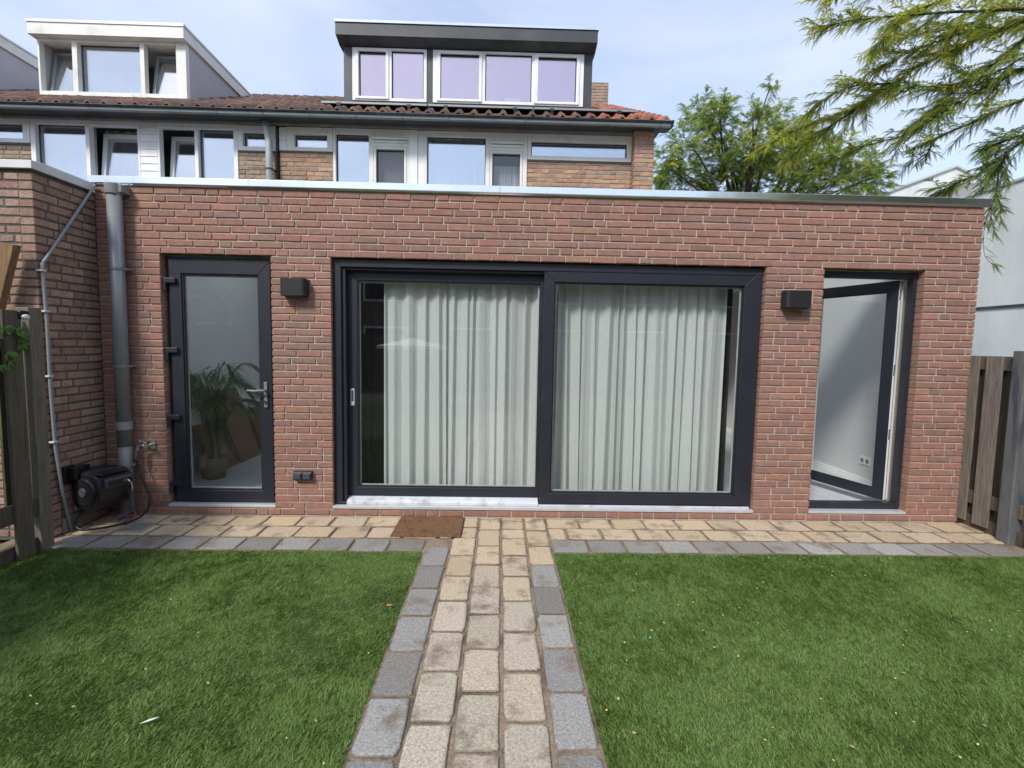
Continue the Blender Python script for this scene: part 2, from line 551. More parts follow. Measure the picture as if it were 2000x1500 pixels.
def brick_run(mb, O, U, N, u0, u1, z0, z1, pitch=0.0630, joint=0.0115, full=0.210, depth=0.1, holes=(), cols=None,
              chamf=0.003, seed=0, jit=0.0015, zstart=0.0, half=0.20, amt=0.08, pj=0.0012):
    rnd = random.Random(seed)
    O, U, N = Vector(O), Vector(U), Vector(N)
    Z = Vector((0, 0, 1))
    flip = U.cross(Z).dot(N) < 0
    k = int(math.floor((z0 - zstart) / pitch + 0.5))
    while True:
        za = zstart + k * pitch + joint / 2 + 0.0006
        zb = za + pitch - joint - 0.0012
        if za > z1 - 0.02: break
        zb = min(zb, z1)
        za_ = max(za, z0)
        iv = [(u0, u1)]
        for (a, b, c, d) in holes:
            if za_ < d - 0.01 and zb > c + 0.01:
                nv = []
                for (p, q) in iv:
                    if b <= p or a >= q:
                        nv.append((p, q))
                        continue
                    if a > p: nv.append((p, a))
                    if b < q: nv.append((b, q))
                iv = nv
        for (p, q) in iv:
            u = p
            first = True
            while u < q - 0.02:
                l = full if rnd.random() > half else (full - joint) / 2
                if first:
                    l = [full, (full - joint) / 2, full * 0.75][(k + int(p * 7)) % 3] if rnd.random() < 0.8 else full * rnd.uniform(0.4, 1)
                    first = False
                e = u + l
                if e > q - 0.055: e = q
                j = lambda s=jit: rnd.uniform(-s, s)
                w = rnd.uniform(-pj, pj)
                tw = rnd.uniform(-pj, pj)
                ua, ub, zc, zd = u + j(), e + j(), za_ + j(), zb + j()
                if abs(e - q) < 1e-6: ub = q - 0.0005
                if u == p: ua = p + 0.0005
                c = chamf
                s1, s2 = j(), j()
                ring = [(ua, zc + s1), (ub, zc - s1), (ub, zd + s2), (ua, zd - s2)]
                fr = [(ua + c, zc + s1 + c), (ub - c, zc - s1 + c), (ub - c, zd + s2 - c), (ua + c, zd - s2 - c)]
                ws = [w, w + tw, w + tw, w]
                vs = [O + U * a + Z * b - N * depth for a, b in ring] + \
                     [O + U * a + Z * b + N * (ws[i] - c) for i, (a, b) in enumerate(ring)] + \
                     [O + U * a + Z * b + N * ws[i] for i, (a, b) in enumerate(fr)]
                fs = [(8, 9, 10, 11)]
                for i in range(4):
                    n = (i + 1) % 4
                    fs.append((i, n, 4 + n, 4 + i))
                    fs.append((4 + i, 4 + n, 8 + n, 8 + i))
                if flip: fs = [tuple(reversed(f)) for f in fs]
                base = rnd.choices([x[0] for x in cols], [x[1] for x in cols])[0]
                kk = 1 + rnd.uniform(-amt, amt)
                mb.add(vs, fs, tuple(x * kk * (1 + rnd.uniform(-0.04, 0.04)) for x in base))
                u = e + joint
        k += 1


RED = [((0.318, 0.160, 0.118), 6), ((0.300, 0.156, 0.118), 4), ((0.338, 0.170, 0.123), 4), ((0.285, 0.158, 0.124), 2), ((0.265, 0.142, 0.108), 1)]
NEIGH = [((0.34, 0.215, 0.155), 4), ((0.38, 0.255, 0.19), 2), ((0.29, 0.185, 0.14), 2), ((0.32, 0.185, 0.135), 1)]
TAN = [((0.44, 0.265, 0.165), 4), ((0.40, 0.235, 0.15), 3), ((0.48, 0.285, 0.165), 2), ((0.35, 0.22, 0.15), 2)]
TAN2 = [((0.36, 0.26, 0.175), 4), ((0.30, 0.22, 0.15), 3), ((0.39, 0.285, 0.185), 2)]

XL, XR = -3.529, 4.335       # extension left and right ends
YH = 2.9                     # plane of the terraced houses' rear windows

# ================================================================== GROUND
structure(MB().box(-150, 150, -150, 150, -0.5, -0.06).build('ground', MT['soil']))
structure(MB().box(XL - 0.3, XR + 0.2, -0.775, 0.02, -0.05, -0.011).box(-0.575, 0.435, -7.0, -0.775, -0.05, -0.011)
          .build('paving_sand_bed', MT['sand']))
structure(MB().box(-3.62, -0.575, -9.0, -0.775, -0.055, -0.014).box(0.435, 4.45, -9.0, -0.775, -0.055, -0.014)
          .build('lawn_base', MT['turf_base']))


def paver(mb, x0, x1, y0, y1, col, rnd, h=0.0, skew=0.0):
    """a worn concrete paver with rounded, uneven edges"""
    g = rnd.uniform(0.006, 0.0105)
    x0 += g; x1 -= g; y0 += g; y1 -= g
    cx, cy = (x0 + x1) / 2, (y0 + y1) / 2
    a, b = (x1 - x0) / 2, (y1 - y0) / 2
    n = 44
    o, m_, i_, i2 = [], [], [], []
    r0 = rnd.uniform(0.015, 0.032)
    ph = [rnd.uniform(0, 6.28) for _ in range(4)]
    zt = h + rnd.uniform(-0.0025, 0.0025)
    tx, ty = rnd.uniform(-0.012, 0.012), rnd.uniform(-0.012, 0.012)
    for k in range(n):
        t = 2 * math.pi * k / n
        c, s = math.cos(t), math.sin(t)
        e = 2 / 12.0
        px = a * math.copysign(abs(c) ** e, c)
        py = b * math.copysign(abs(s) ** e, s)
        w = 0.0022 * math.sin(5 * t + ph[0]) + 0.0016 * math.sin(11 * t + ph[1]) + rnd.uniform(-0.0012, 0.0012)
        k0 = 1 + w / max(a, 0.05)
        px *= k0; py *= 1 + w / max(b, 0.05)
        px += skew * py
        z = zt + tx * px + ty * py
        o.append((cx + px, cy + py, -0.05))
        m_.append((cx + px, cy + py, z - 0.007))
        f1 = 1 - 0.0045 / a; f2 = 1 - 0.0045 / b
        i_.append((cx + px * f1, cy + py * f2, z - 0.0022))
        f1 = 1 - 0.013 / a; f2 = 1 - 0.013 / b
        i2.append((cx + px * f1, cy + py * f2, z))
    vs = o + m_ + i_ + i2
    fs = []
    fs2, fs3 = [], []
    for L_ in range(3):
        for k in range(n):
            q = (k + 1) % n
            (fs, fs2, fs3)[L_].append((L_ * n + k, L_ * n + q, (L_ + 1) * n + q, (L_ + 1) * n + k))
    b0 = len(mb.v)
    grime = np.array([0.15, 0.115, 0.08])
    mb.add(vs, fs, tuple(grime))
    col = np.array(col)
    for fl, kk in ((fs2, 0.35), (fs3, None)):
        for f in fl:
            w = kk if kk is not None else rnd.choice([0.7, 0.85, 0.95, 1.0])
            mb.f.append(tuple(i + b0 for i in f)); mb.c.append(tuple(col * w + grime * (1 - w)))
    mb.f.append(tuple(3 * n + k + b0 for k in range(n))); mb.c.append(tuple(col))


def beige(rnd, y):
    # warmer tint of the newer stones by the wall
    t = 1 if y > -0.9 else (0.4 if y > -1.3 else 0.0)
    a = np.array([0.455, 0.385, 0.295]); b = np.array([0.50, 0.385, 0.255])
    c = a * (1 - t) + b * t
    return tuple(c * (1 + rnd.uniform(-0.1, 0.1)) * np.array([1 + rnd.uniform(-.03, .03), 1, 1 + rnd.uniform(-.05, .05)]))


def greyc(rnd):
    q = rnd.random()
    c = np.array([0.275, 0.260, 0.240]) if q < 0.6 else (np.array([0.33, 0.315, 0.29]) if q < 0.85 else np.array([0.245, 0.225, 0.20]))
    return tuple(c * (1 + rnd.uniform(-0.18, 0.15)))


rnd = random.Random(3)
mb = MB()
cols_x = [(-0.57, -0.37), (-0.37, -0.17), (-0.17, 0.03), (0.03, 0.235), (0.235, 0.43)]
ystart = [-0.685, -0.165, 0.0, -0.165, 0.0]
for ci, (a, b) in enumerate(cols_x):
    y = {0: -0.67, 1: -0.0, 2: 0.0, 3: -0.0, 4: -0.0}[ci]
    lens = {0: [0.34], 1: [0.25, 0.245, 0.34], 2: [0.06, 0.245, 0.345], 3: [0.085, 0.41 / 2, 0.205, 0.335], 4: [0.095, 0.22, 0.33, 0.335]}[ci]
    k = 0
    while y > -6.5:
        l = lens[k] if k < len(lens) else 0.336
        grey = (ci == 0) or (ci == 4 and y < -0.9)
        c = greyc(rnd) if grey else beige(rnd, y)
        paver(mb, a, b, y - l, y, c, rnd, skew=rnd.uniform(-0.012, 0.012))
        y -= l
        k += 1
# terrace rows left and right of the path
for side, (xa, xb) in enumerate([(XL + 0.01, -0.375), (0.43, XR + 0.05)]):
    for r_, (ya, yb) in enumerate([(-0.262, -0.012), (-0.51, -0.262)]):
        x = xa - (0.14 if (r_ + side) % 2 else 0.0) if side == 0 else xa
        if side == 1: x = xa - 0.0
        first = True
        while x < xb - 0.05:
            l = 0.297
            if side == 1 and first and r_ == 1: l = 0.155
            if side == 0 and first: l = 0.20 if r_ else 0.27
            first = False
            e = min(x + l, xb)
            if xb - e < 0.08: e = xb
            paver(mb, max(x, xa), e, ya, yb, beige(rnd, -0.3), rnd, skew=rnd.uniform(-0.02, 0.02))
            x = e
for (xa, xb) in [(XL + 0.02, -0.572), (0.435, XR - 0.05)]:
    x = xb if xa < 0 else xa
    if xa < 0:
        while x > xa + 0.1:
            paver(mb, max(x - 0.288, xa), x, -0.765, -0.515, greyc(rnd), rnd, skew=rnd.uniform(-0.03, 0.03))
            x -= 0.288
    else:
        while x < xb - 0.1:
            paver(mb, x, min(x + 0.29, xb), -0.765, -0.515, greyc(rnd), rnd, skew=rnd.uniform(-0.03, 0.03))
            x += 0.29
structure(mb.build('paved_path', MT['paver'], smooth=False))

# ------------------------------------------------------------------ artificial grass
def vnoise(x, y, s, seed):
    r = np.random.default_rng(seed)
    g = r.random((128, 128))
    u, v = x * s + 50, y * s + 50
    i, j = np.floor(u).astype(int), np.floor(v).astype(int)
    fu, fv = u - i, v - j
    fu = fu * fu * (3 - 2 * fu); fv = fv * fv * (3 - 2 * fv)
    G = lambda a, b: g[a % 128, b % 128]
    return (G(i, j) * (1 - fu) + G(i + 1, j) * fu) * (1 - fv) + (G(i, j + 1) * (1 - fu) + G(i + 1, j + 1) * fu) * fv


def lawn(name, x0, x1, y0, y1, dens, seed, label, lean0):
    r = np.random.default_rng(seed)
    n = int((x1 - x0) * (y1 - y0) * dens)
    x = r.uniform(x0, x1, n)
    y = r.uniform(y0, y1, n)
    # thin out with distance behind the camera's nearest view
    n = len(x)
    n1 = vnoise(x, y, 2.0, seed + 1); n2 = vnoise(x, y, 6.5, seed + 2); n3 = vnoise(x, y, 24.0, seed + 3)
    hh = 0.0165 * (0.75 + 0.25 * n1 + 0.25 * n2) * r.uniform(0.75, 1.15, n)
    ang = lean0 + (n1 - 0.5) * 2.0 + (n2 - 0.5) * 1.5 + (n3 - 0.5) * 2.0 + r.normal(0, 1.0, n)
    lean = 0.55 + 0.9 * r.random(n)
    lx, ly = np.cos(ang) * lean * hh, np.sin(ang) * lean * hh
    fa = r.uniform(0, np.pi, n)
    wx, wy = np.cos(fa), np.sin(fa)
    w = r.uniform(0.0009, 0.0016, n)
    zb = -0.014 + 0.006 * (vnoise(x, y, 1.1, seed + 4) - 0.5) + 0.010 * (vnoise(x, y, 3.0, seed + 9) - 0.5)
    def P(t, ww, hf):
        cx, cy, cz = x + lx * t, y + ly * t, zb + hh * hf
        return np.stack([cx - wx * ww, cy - wy * ww, cz], 1), np.stack([cx + wx * ww, cy + wy * ww, cz], 1)
    a0, a1 = P(0.0, w, 0.0)
    b0, b1 = P(0.35, w * 0.95, 0.62)
    c0, c1 = P(1.0, w * 0.35, 0.98)
    V = np.stack([a0, a1, b1, b0, c1, c0], 1).reshape(-1, 3)
    base = np.arange(n)[:, None] * 6
    Fc = np.concatenate([base + np.array([0, 1, 2, 3]), base + np.array([3, 2, 4, 5])], 1).reshape(-1, 4)
    pick = r.random(n)
    g1 = np.array([0.150, 0.245, 0.045]); g2 = np.array([0.225, 0.325, 0.075]); g3 = np.array([0.095, 0.170, 0.032]); g4 = np.array([0.28, 0.29, 0.12])
    c = np.where(pick[:, None] < 0.45, g1, np.where(pick[:, None] < 0.72, g2, np.where(pick[:, None] < 0.965, g3, g4)))
    c = c * (0.90 + 0.12 * n2 + 0.08 * n3)[:, None] * r.uniform(0.85, 1.15, (n, 1))
    cc = np.repeat(c, 2, axis=0)
    o = np_obj(name, V, Fc, cc, MT['grass'])
    return tag(o, label, 'grass', kind='stuff')


lawn('artificial_grass', -3.50, -0.578, -3.6, -0.775, 50000, 11, 'green artificial lawn left of the paved path', 0.2)
lawn('artificial_grass', 0.438, 4.40, -3.6, -0.775, 50000, 21, 'green artificial lawn right of the paved path', 2.6)

# ================================================================== EXTENSION
ext = thing('brick_extension', (0.4, 0.0, 0.0), 'single storey red brick extension with flat roof and dark framed glass doors', 'building')
OPEN = [(-2.995, -2.036, 0.066, 2.331), (-1.511, 2.379, 0.066, 2.331), (2.910, 3.837, 0.066, 2.331)]
mb = MB()
brick_run(mb, (0, 0, 0), (1, 0, 0), (0, -1, 0), XL, XR - 0.0, 0.0, 2.905, holes=OPEN, cols=RED, seed=5)
brick_run(mb, (XR, 0, 0), (0, 1, 0), (1, 0, 0), 0.102, 2.9, 0.0, 2.905, cols=RED, seed=6)
mb.build('brick_wall', MT['brick'], ext)
mb = MB()
mb.plate(XL, XR - 0.008, -0.02, 2.905, [(a - 0.007, b + 0.007, c - 0.007, d + 0.007) for a, b, c, d in OPEN], 0.0100, 0.26)
mb.box(XR - 0.10, XR - 0.0085, 0.262, 2.9, -0.02, 2.905)
mb.build('mortar_core', MT['mortar'], ext)
# aluminium coping in lengths with visible joints
mb = MB()
cuts = [XL - 0.03, -2.2, -0.03, 2.0, XR + 0.03]
for a, b in zip(cuts[:-1], cuts[1:]):
    mb.prism([(-0.030, 2.915), (-0.030, 2.972), (0.0, 2.978), (0.23, 2.965), (0.23, 2.90), (-0.012, 2.90), (-0.018, 2.9125)], 0, a + 0.0008, b - 0.0008)
mb.prism([(XR - 0.1, 2.915), (XR - 0.1, 2.97), (XR + 0.028, 2.974), (XR + 0.028, 2.915)], 1, 0.235, 2.9)
mb.build('coping', MT['coping'], ext, bevel=0.002)
mb = MB().plate(XL, XR - 0.1, 0.24, 2.88, [(-3.451, -0.849, 0.399, 2.701), (0.749, 4.211, 0.369, 2.751)], 2.78, 2.90)
mb.v = [(x, z, y) for x, y, z in mb.v]
mb.f = [tuple(reversed(f)) for f in mb.f]
mb.build('flat_roof', MT['blackgrey'], ext)
# interior, with unseen roof lights added left and right to brighten it
mb = MB()
mb.box(XL, XL + 0.08, 0.262, 7.0, 0.0, 2.60)                      # left wall
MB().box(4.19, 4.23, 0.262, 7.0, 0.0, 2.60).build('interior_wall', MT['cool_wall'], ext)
mb.box(XL + 0.08, 4.19, 6.96, 7.0, 0.0, 2.60)                     # back wall
mb.plate(XL + 0.081, 4.189, 0.08, 2.60, [(-3.0, -2.03, 0.081, 2.34), (-1.52, 2.39, 0.081, 2.34), (2.9, 3.85, 0.081, 2.34)], 0.2605, 0.266)
mb.build('interior_wall', MT['interior'], ext)
MB().box(XL + 0.08, 4.19, 0.12, 7.0, 0.0, 0.08).build('interior_floor', MT['floor'], ext)
mb = MB()
SKY_ = [(-3.40, -0.9, 0.45, 2.65), (0.8, 4.16, 0.42, 2.70)]  # made-up roof openings that let more daylight into the rooms
mb.plate(XL, 4.23, 0.26, 7.0, SKY_, 2.60, 2.64)
mb.v = [(x, z, y) for x, y, z in mb.v]
mb.f = [tuple(reversed(f)) for f in mb.f]
mb.build('ceiling', MT['interior'], ext)
for (a, b, c, d) in SKY_:
    mb = MB().plate(a - 0.05, b + 0.05, c - 0.05, d + 0.05, [(a, b, c, d)], 2.641, 2.96)
    mb.v = [(x, z, y) for x, y, z in mb.v]
    mb.f = [tuple(reversed(f)) for f in mb.f]
    rl_ = mb.build('added_roof_light', MT['white'], ext)
    MB().box(a - 0.04, b + 0.04, c - 0.04, d + 0.04, 2.962, 2.975).build('glass_pane', MT['glass_main'], rl_)
MB().box(4.175, 4.189, 0.27, 6.9, 0.0805, 0.14).box(XL + 0.081, XL + 0.095, 0.27, 6.9, 0.0805, 0.14).build_each('skirting', MT['white'], ext)
sp_ = pt(1689, 900, 0, 4.178)
sk = MB().box(4.176, 4.1895, sp_[1] - 0.085, sp_[1] + 0.085, sp_[2] - 0.045, sp_[2] + 0.045).build('wall_socket', MT['white'], ext, bevel=0.003)
for yy in (sp_[1] - 0.04, sp_[1] + 0.04):
    MB().tube([(4.1755, yy, sp_[2]), (4.1725, yy, sp_[2])], 0.027, 16).build('socket_face', MT['pvc_light'], sk)

# ---- left glazed door
fr = MB().mitre(-2.985, -2.045, 0.092, 2.322, 0.045, 0.075, 0.15)
door_fr = fr.build('door_frame', MT['anthracite'], ext, bevel=0.003)
MB().box(-3.0, -2.03, 0.004, 0.16, 0.067, 0.0915).build('door_sill', MT['alu'], ext, bevel=0.003)
door = MB().mitre(-2.955, -2.065, 0.112, 2.296, 0.106, 0.052, 0.118, wb=0.098, wt=0.125).build('glazed_door', MT['anthracite'], ext, bevel=0.004)
MB().mitre(-2.849, -2.171, 0.21, 2.171, 0.012, 0.0645, 0.09).build('glazing_bead', MT['lampblack'], door)
MB().box(-2.838, -2.182, 0.072, 0.092, 0.221, 2.16).build('glass_pane', MT['glass_left'], door)
MB().mitre(-2.838, -2.182, 0.221, 2.160, 0.012, 0.0925, 0.098).build('spacer_bar', MT['alu'], door)
for z in (2.105, 1.49, 0.885, 0.275):
    mb = MB()
    mb.box(-2.985, -2.885, 0.018, 0.052, z - 0.022, z + 0.022)
    mb.tube([(-2.978, 0.030, z - 0.09), (-2.978, 0.030, z - 0.023)], 0.0135, 12)
    mb.build('hinge', MT['anthracite'], door, bevel=0.004)
mb = MB()
mb.box(-2.135, -2.105, 0.038, 0.052, 0.985, 1.215)
mb.tube([(-2.12, 0.05, 1.142), (-2.12, -0.010, 1.142)], 0.010, 12)
mb.tube([(-2.12, -0.004, 1.142), (-2.15, -0.012, 1.142), (-2.20, -0.012, 1.138), (-2.262, -0.010, 1.142)], [0.011, 0.0105, 0.010, 0.009], 12)
mb.build('door_handle', MT['pvc'], door, bevel=0.003)
mb = MB()
mb.tube([(-2.12, 0.038, 1.04), (-2.12, 0.026, 1.04)], 0.010, 14)
mb.tube([(-2.12, 0.036, 1.022), (-2.12, 0.028, 1.022)], 0.006, 10)
mb.build('lock_cylinder', MT['chrome'], door)

# ---- sliding door
mb = MB()
mb.mitre(-1.503, 2.371, 0.100, 2.325, 0.065, 0.045, 0.20, wb=0.02)
mb.box(-1.437, -1.405, 0.070, 0.20, 0.121, 2.258)
mb.box(-1.404, 0.40, 0.075, 0.13, 2.235, 2.259)
sl = mb.build('sliding_door_frame', MT['anthracite'], ext, bevel=0.003)
mb = MB()
mb.box(-1.515, 2.383, -0.002, 0.044, 0.067, 0.0935)
mb.build('door_sill', MT['alu'], ext, bevel=0.002)
mb = MB()
mb.prism([(0.041, 0.0945), (0.041, 0.118), (0.060, 0.128), (0.134, 0.148), (0.134, 0.0945)], 0, -1.400, 0.372)
mb.build('track_cover', MT['track'], sl, bevel=0.002)
MB().box(0.376, 2.36, 0.041, 0.0445, 0.0945, 0.112).build('track_cover', MT['track'], sl, bevel=0.001)
fx = MB().mitre(0.385, 2.309, 0.1205, 2.26, 0.095, 0.050, 0.125, wb=0.10, wt=0.095).build('fixed_sash', MT['anthracite'], ext, bevel=0.004)
MB().mitre(0.480, 2.214, 0.2205, 2.165, 0.011, 0.064, 0.09).build('glazing_bead', MT['lampblack'], fx)
MB().box(0.491, 2.203, 0.074, 0.094, 0.2315, 2.154).build('glass_pane', MT['glass_main'], fx)
MB().mitre(0.491, 2.203, 0.2315, 2.154, 0.011, 0.095, 0.10).build('spacer_bar', MT['alu'], fx)
sa = MB().mitre(-1.404, 0.445, 0.150, 2.25, 0.085, 0.136, 0.195, wb=0.084, wt=0.095).build('sliding_sash', MT['anthracite'], ext, bevel=0.004)
MB().mitre(-1.319, 0.36, 0.2345, 2.155, 0.011, 0.145, 0.165).build('glazing_bead', MT['lampblack'], sa)
MB().box(-1.308, 0.349, 0.152, 0.172, 0.2455, 2.144).build('glass_pane', MT['glass_main'], sa)
MB().mitre(-1.308, 0.349, 0.2455, 2.144, 0.010, 0.173, 0.178).build('spacer_bar', MT['alu'], sa)
h = MB().plate(-1.384, -1.347, 1.005, 1.16, [(-1.376, -1.355, 1.04, 1.145)], 0.128, 0.1345).build('pull_handle', MT['alu'], sa, bevel=0.002)
MB().box(-1.3755, -1.3555, 0.1325, 0.1345, 1.041, 1.144).build('finger_recess', MT['blackgrey'], h)

# ---- right door, open inwards
MB().mitre(2.918, 3.829, 0.092, 2.322, 0.034, 0.075, 0.15, wb=0.06, wt=0.058).build('door_frame', MT['anthracite'], ext, bevel=0.003)
MB().box(2.904, 3.843, 0.004, 0.16, 0.067, 0.0915).build('door_sill', MT['alu'], ext, bevel=0.003)
piv = np.array([3.716, 0.152])
ANG = R(73)


def leafpt(v):
    """closed leaf coordinates: a = distance from hinge, d = thickness inward -> open position"""
    a, d, z = v
    ux, uy = -math.cos(ANG), math.sin(ANG)
    nx, ny = math.sin(ANG), math.cos(ANG)
    return (piv[0] + a * ux + d * nx, piv[1] + a * uy + d * ny, z)


def opened(mb, name, m, parent, bevel=0.003):
    mb.v = [leafpt(v) for v in mb.v]
    mb.f = [tuple(reversed(f)) for f in mb.f]
    return mb.build(name, m, parent, bevel=bevel)


mb = MB().mitre(0.0, 0.93, 0.155, 2.262, 0.095, 0.0, 0.018, wb=0.095, wt=0.10)
leaf = opened(mb, 'open_glazed_door', MT['anthracite'], ext)
leaf['label'] = 'dark glazed door standing open into the room'
mb = MB().mitre(0.0, 0.93, 0.155, 2.262, 0.095, 0.0185, 0.045, wb=0.095, wt=0.10).mitre(0.003, 0.925, 0.158, 2.259, 0.09, 0.0455, 0.082, wb=0.09, wt=0.095)
opened(mb, 'inner_profile', MT['white'], leaf)
mb = MB().box(0.0955, 0.8345, 0.024, 0.044, 0.2505, 2.1615)
opened(mb, 'glass_pane', MT['glass_leaf'], leaf, 0)
mb = MB().mitre(0.0955, 0.8345, 0.2505, 2.1615, 0.010, 0.004, 0.022)
opened(mb, 'glazing_bead', MT['lampblack'], leaf, 0)
for z in (2.13, 1.42, 0.80):
    opened(MB().box(-0.004, 0.001, 0.022, 0.034, z - 0.05, z + 0.05), 'lock_plate', MT['chrome'], leaf, 0.001)
opened(MB().box(-0.001, 0.004, 0.0435, 0.0475, 0.17, 2.24), 'gasket', MT['lampblack'], leaf, 0)
# ================================================================== NEIGHBOURING EXTENSION (left)
nb = thing('neighbour_extension', (-5.5, -0.58, 0), 'brown brick extension of the neighbours at the left edge, jutting towards the lawn', 'building')
YC = -0.58
mb = MB()
brick_run(mb, (XL, 0, 0), (0, 1, 0), (1, 0, 0), YC, -0.001, 0.0, 2.83, cols=NEIGH, seed=31, pitch=0.0655, joint=0.014, half=0.3, chamf=0.004, jit=0.002)
brick_run(mb, (0, YC, 0), (1, 0, 0), (0, -1, 0), -9.0, XL - 0.102, 0.0, 2.83, cols=NEIGH, seed=32, pitch=0.0655, joint=0.014, half=0.3, chamf=0.004, jit=0.002)
mb.build('brick_wall', MT['oldbrick'], nb)
MB().box(-9.0, XL - 0.006, YC + 0.006, 0.3, -0.02, 2.83).build('mortar_core', MT['mortar_dark'], nb)
mb = MB()
mb.prism([(YC - 0.03, 2.835), (YC - 0.03, 2.893), (YC + 0.05, 2.90), (YC + 0.05, 2.835)], 0, -9.0, XL + 0.028)
mb.prism([(XL - 0.06, 2.835), (XL - 0.06, 2.90), (XL + 0.022, 2.905), (XL + 0.028, 2.835)], 1, YC + 0.0505, -0.034)
mb.build('coping', MT['coping_old'], nb, bevel=0.002)
MB().box(-9.0, XL - 0.061, YC + 0.051, 2.88, 2.80, 2.86).build('flat_roof', MT['blackgrey'], nb)
MB().box(XL + 0.003, XL + 0.018, -0.49, -0.16, 0.0, 0.125).build('plinth', mat('cement_plinth', (0.17, 0.16, 0.14), 0.95, noise=0.4, nscale=9, bump=0.8), nb, bevel=0.004)

# ================================================================== TERRACED HOUSES
def pane_glass(parent, x0, x1, z0, z1, y, m='glass_up'):
    return MB().box(x0, x1, y, y + 0.014, z0, z1).build('glass_pane', MT[m], parent)


def wavy(name, x0, x1, y, z0, z1, m, parent=None, amp=0.02, wl=0.09, seed=1, n=200, drift=0.0, label=None, cat=None):
    r = random.Random(seed)
    rows = 12
    knots = [x0]
    while knots[-1] < x1:
        knots.append(knots[-1] + wl * r.choice([0.45, 0.6, 0.9, 1.2, 1.9]) * r.uniform(0.8, 1.2))
    ks = np.array(knots); sg = np.array([r.uniform(0.3, 1.0) * (1 if i % 2 else -1) for i in range(len(ks))])
    dr = np.array([r.uniform(-drift, drift) for _ in ks])
    vs = []
    for j in range(rows + 1):
        t = j / rows
        z = z1 + (z0 - z1) * t
        kk = ks + dr * t
        xs = np.linspace(x0, x1, n)
        a = np.interp(xs, kk, sg)
        a = np.sign(a) * np.abs(a) ** 0.75
        for i in range(n):
            vs.append((xs[i] + 0.008 * math.sin(31 * xs[i]) * t, y + a[i] * amp * (0.75 + 0.35 * t), z))
    fs = []
    for j in range(rows):
        for i in range(n - 1):
            fs.append((j * n + i, (j + 1) * n + i, (j + 1) * n + i + 1, j * n + i + 1))
    mb = MB()
    mb.add(vs, fs)
    return mb.build(name, m, parent, smooth=True)


def vf(mb, holes, x0, x1, z0, z1, y0=YH, y1=YH + 0.09):
    mb.plate(x0, x1, z0, z1, holes, y0, y1)


def bead(parent, x0, x1, z0, z1, y, m='dark_panel'):
    """thin dark gasket round a pane"""
    return MB().mitre(x0, x1, z0, z1, 0.012, y, y + 0.012).build('gasket', MT[m], parent)


def sash_tilted(parent, x0, x1, z0, z1, ang, m='white', sw=0.06, glassm='glass_up', ydep=0.05, y=None):
    """tilt window: hinged at the bottom, leaning into the room"""
    y = YH + ydep if y is None else y
    def T(v):
        dz = v[2] - z0
        return (v[0], v[1] + math.sin(ang) * dz, z0 + math.cos(ang) * dz - (v[1] - y) * math.sin(ang))
    a = MB().mitre(x0, x1, z0, z1, sw, y, y + 0.05)
    a.v = [T(v) for v in a.v]
    s = a.build('tilted_sash', MT[m], parent, bevel=0.003)
    b = MB().box(x0 + sw, x1 - sw, y + 0.018, y + 0.032, z0 + sw, z1 - sw)
    b.v = [T(v) for v in b.v]
    b.build('glass_pane', MT[glassm], s)
    return s


RS = 0.50          # roof slope
YE, ZE = 2.58, 4.685
YR = 6.6


def roof_tiles(name, x0, x1, parent, ccol, seed, y1=YR):
    r = np.random.default_rng(seed)
    tw, th = 0.205, 0.33
    nt_ = int(round((x1 - x0) / tw))
    tw = (x1 - x0) / nt_
    nr = int(math.ceil((y1 - YE) / (th * 0.9)))
    prof = [(0.0, 0.004), (0.12, 0.0), (0.38, 0.002), (0.52, 0.012), (0.60, 0.042), (0.72, 0.060), (0.84, 0.052), (0.95, 0.022), (1.0, 0.006)]
    mb = MB()
    gy = (y1 - YE) / nr
    for j in range(nr):
        for i in range(nt_):
            xa = x0 + i * tw + r.uniform(-0.003, 0.003)
            ya = YE - 0.02 + j * gy + r.uniform(-0.006, 0.006)
            yb = ya + gy + 0.04
            lift = 0.022 + r.uniform(-0.003, 0.004)
            vs = []
            for (yy, dz) in ((ya, -0.015), (ya, lift), (yb, 0.0)):
                for (u, h_) in prof:
                    vs.append((xa + u * tw * 1.02, yy, ZE + (yy - YE) * RS + (h_ if dz > -0.01 else h_ - 0.012) + max(dz, 0)))
            n = len(prof)
            fs = [(k, k + 1, n + k + 1, n + k) for k in range(n - 1)] + [(n + k, n + k + 1, 2 * n + k + 1, 2 * n + k) for k in range(n - 1)]
            c = ccol((xa + tw / 2), r)
            mb.add(vs, fs, c)
    return mb.build(name, MT['tile'], parent, smooth=False)


def tile_old(x, r):
    b = [(0.175, 0.10, 0.072), (0.145, 0.087, 0.067), (0.215, 0.11, 0.075), (0.105, 0.075, 0.062)][r.integers(4)]
    return tuple(np.array(b) * r.uniform(0.8, 1.2))


def tile_mix(x, r):
    if x > 1.0 + r.uniform(-0.3, 0.3):
        b = [(0.38, 0.135, 0.075), (0.32, 0.115, 0.07), (0.25, 0.09, 0.06), (0.42, 0.17, 0.10)][r.integers(4)]
        return tuple(np.array(b) * r.uniform(0.8, 1.15))
    return tile_old(x, r)


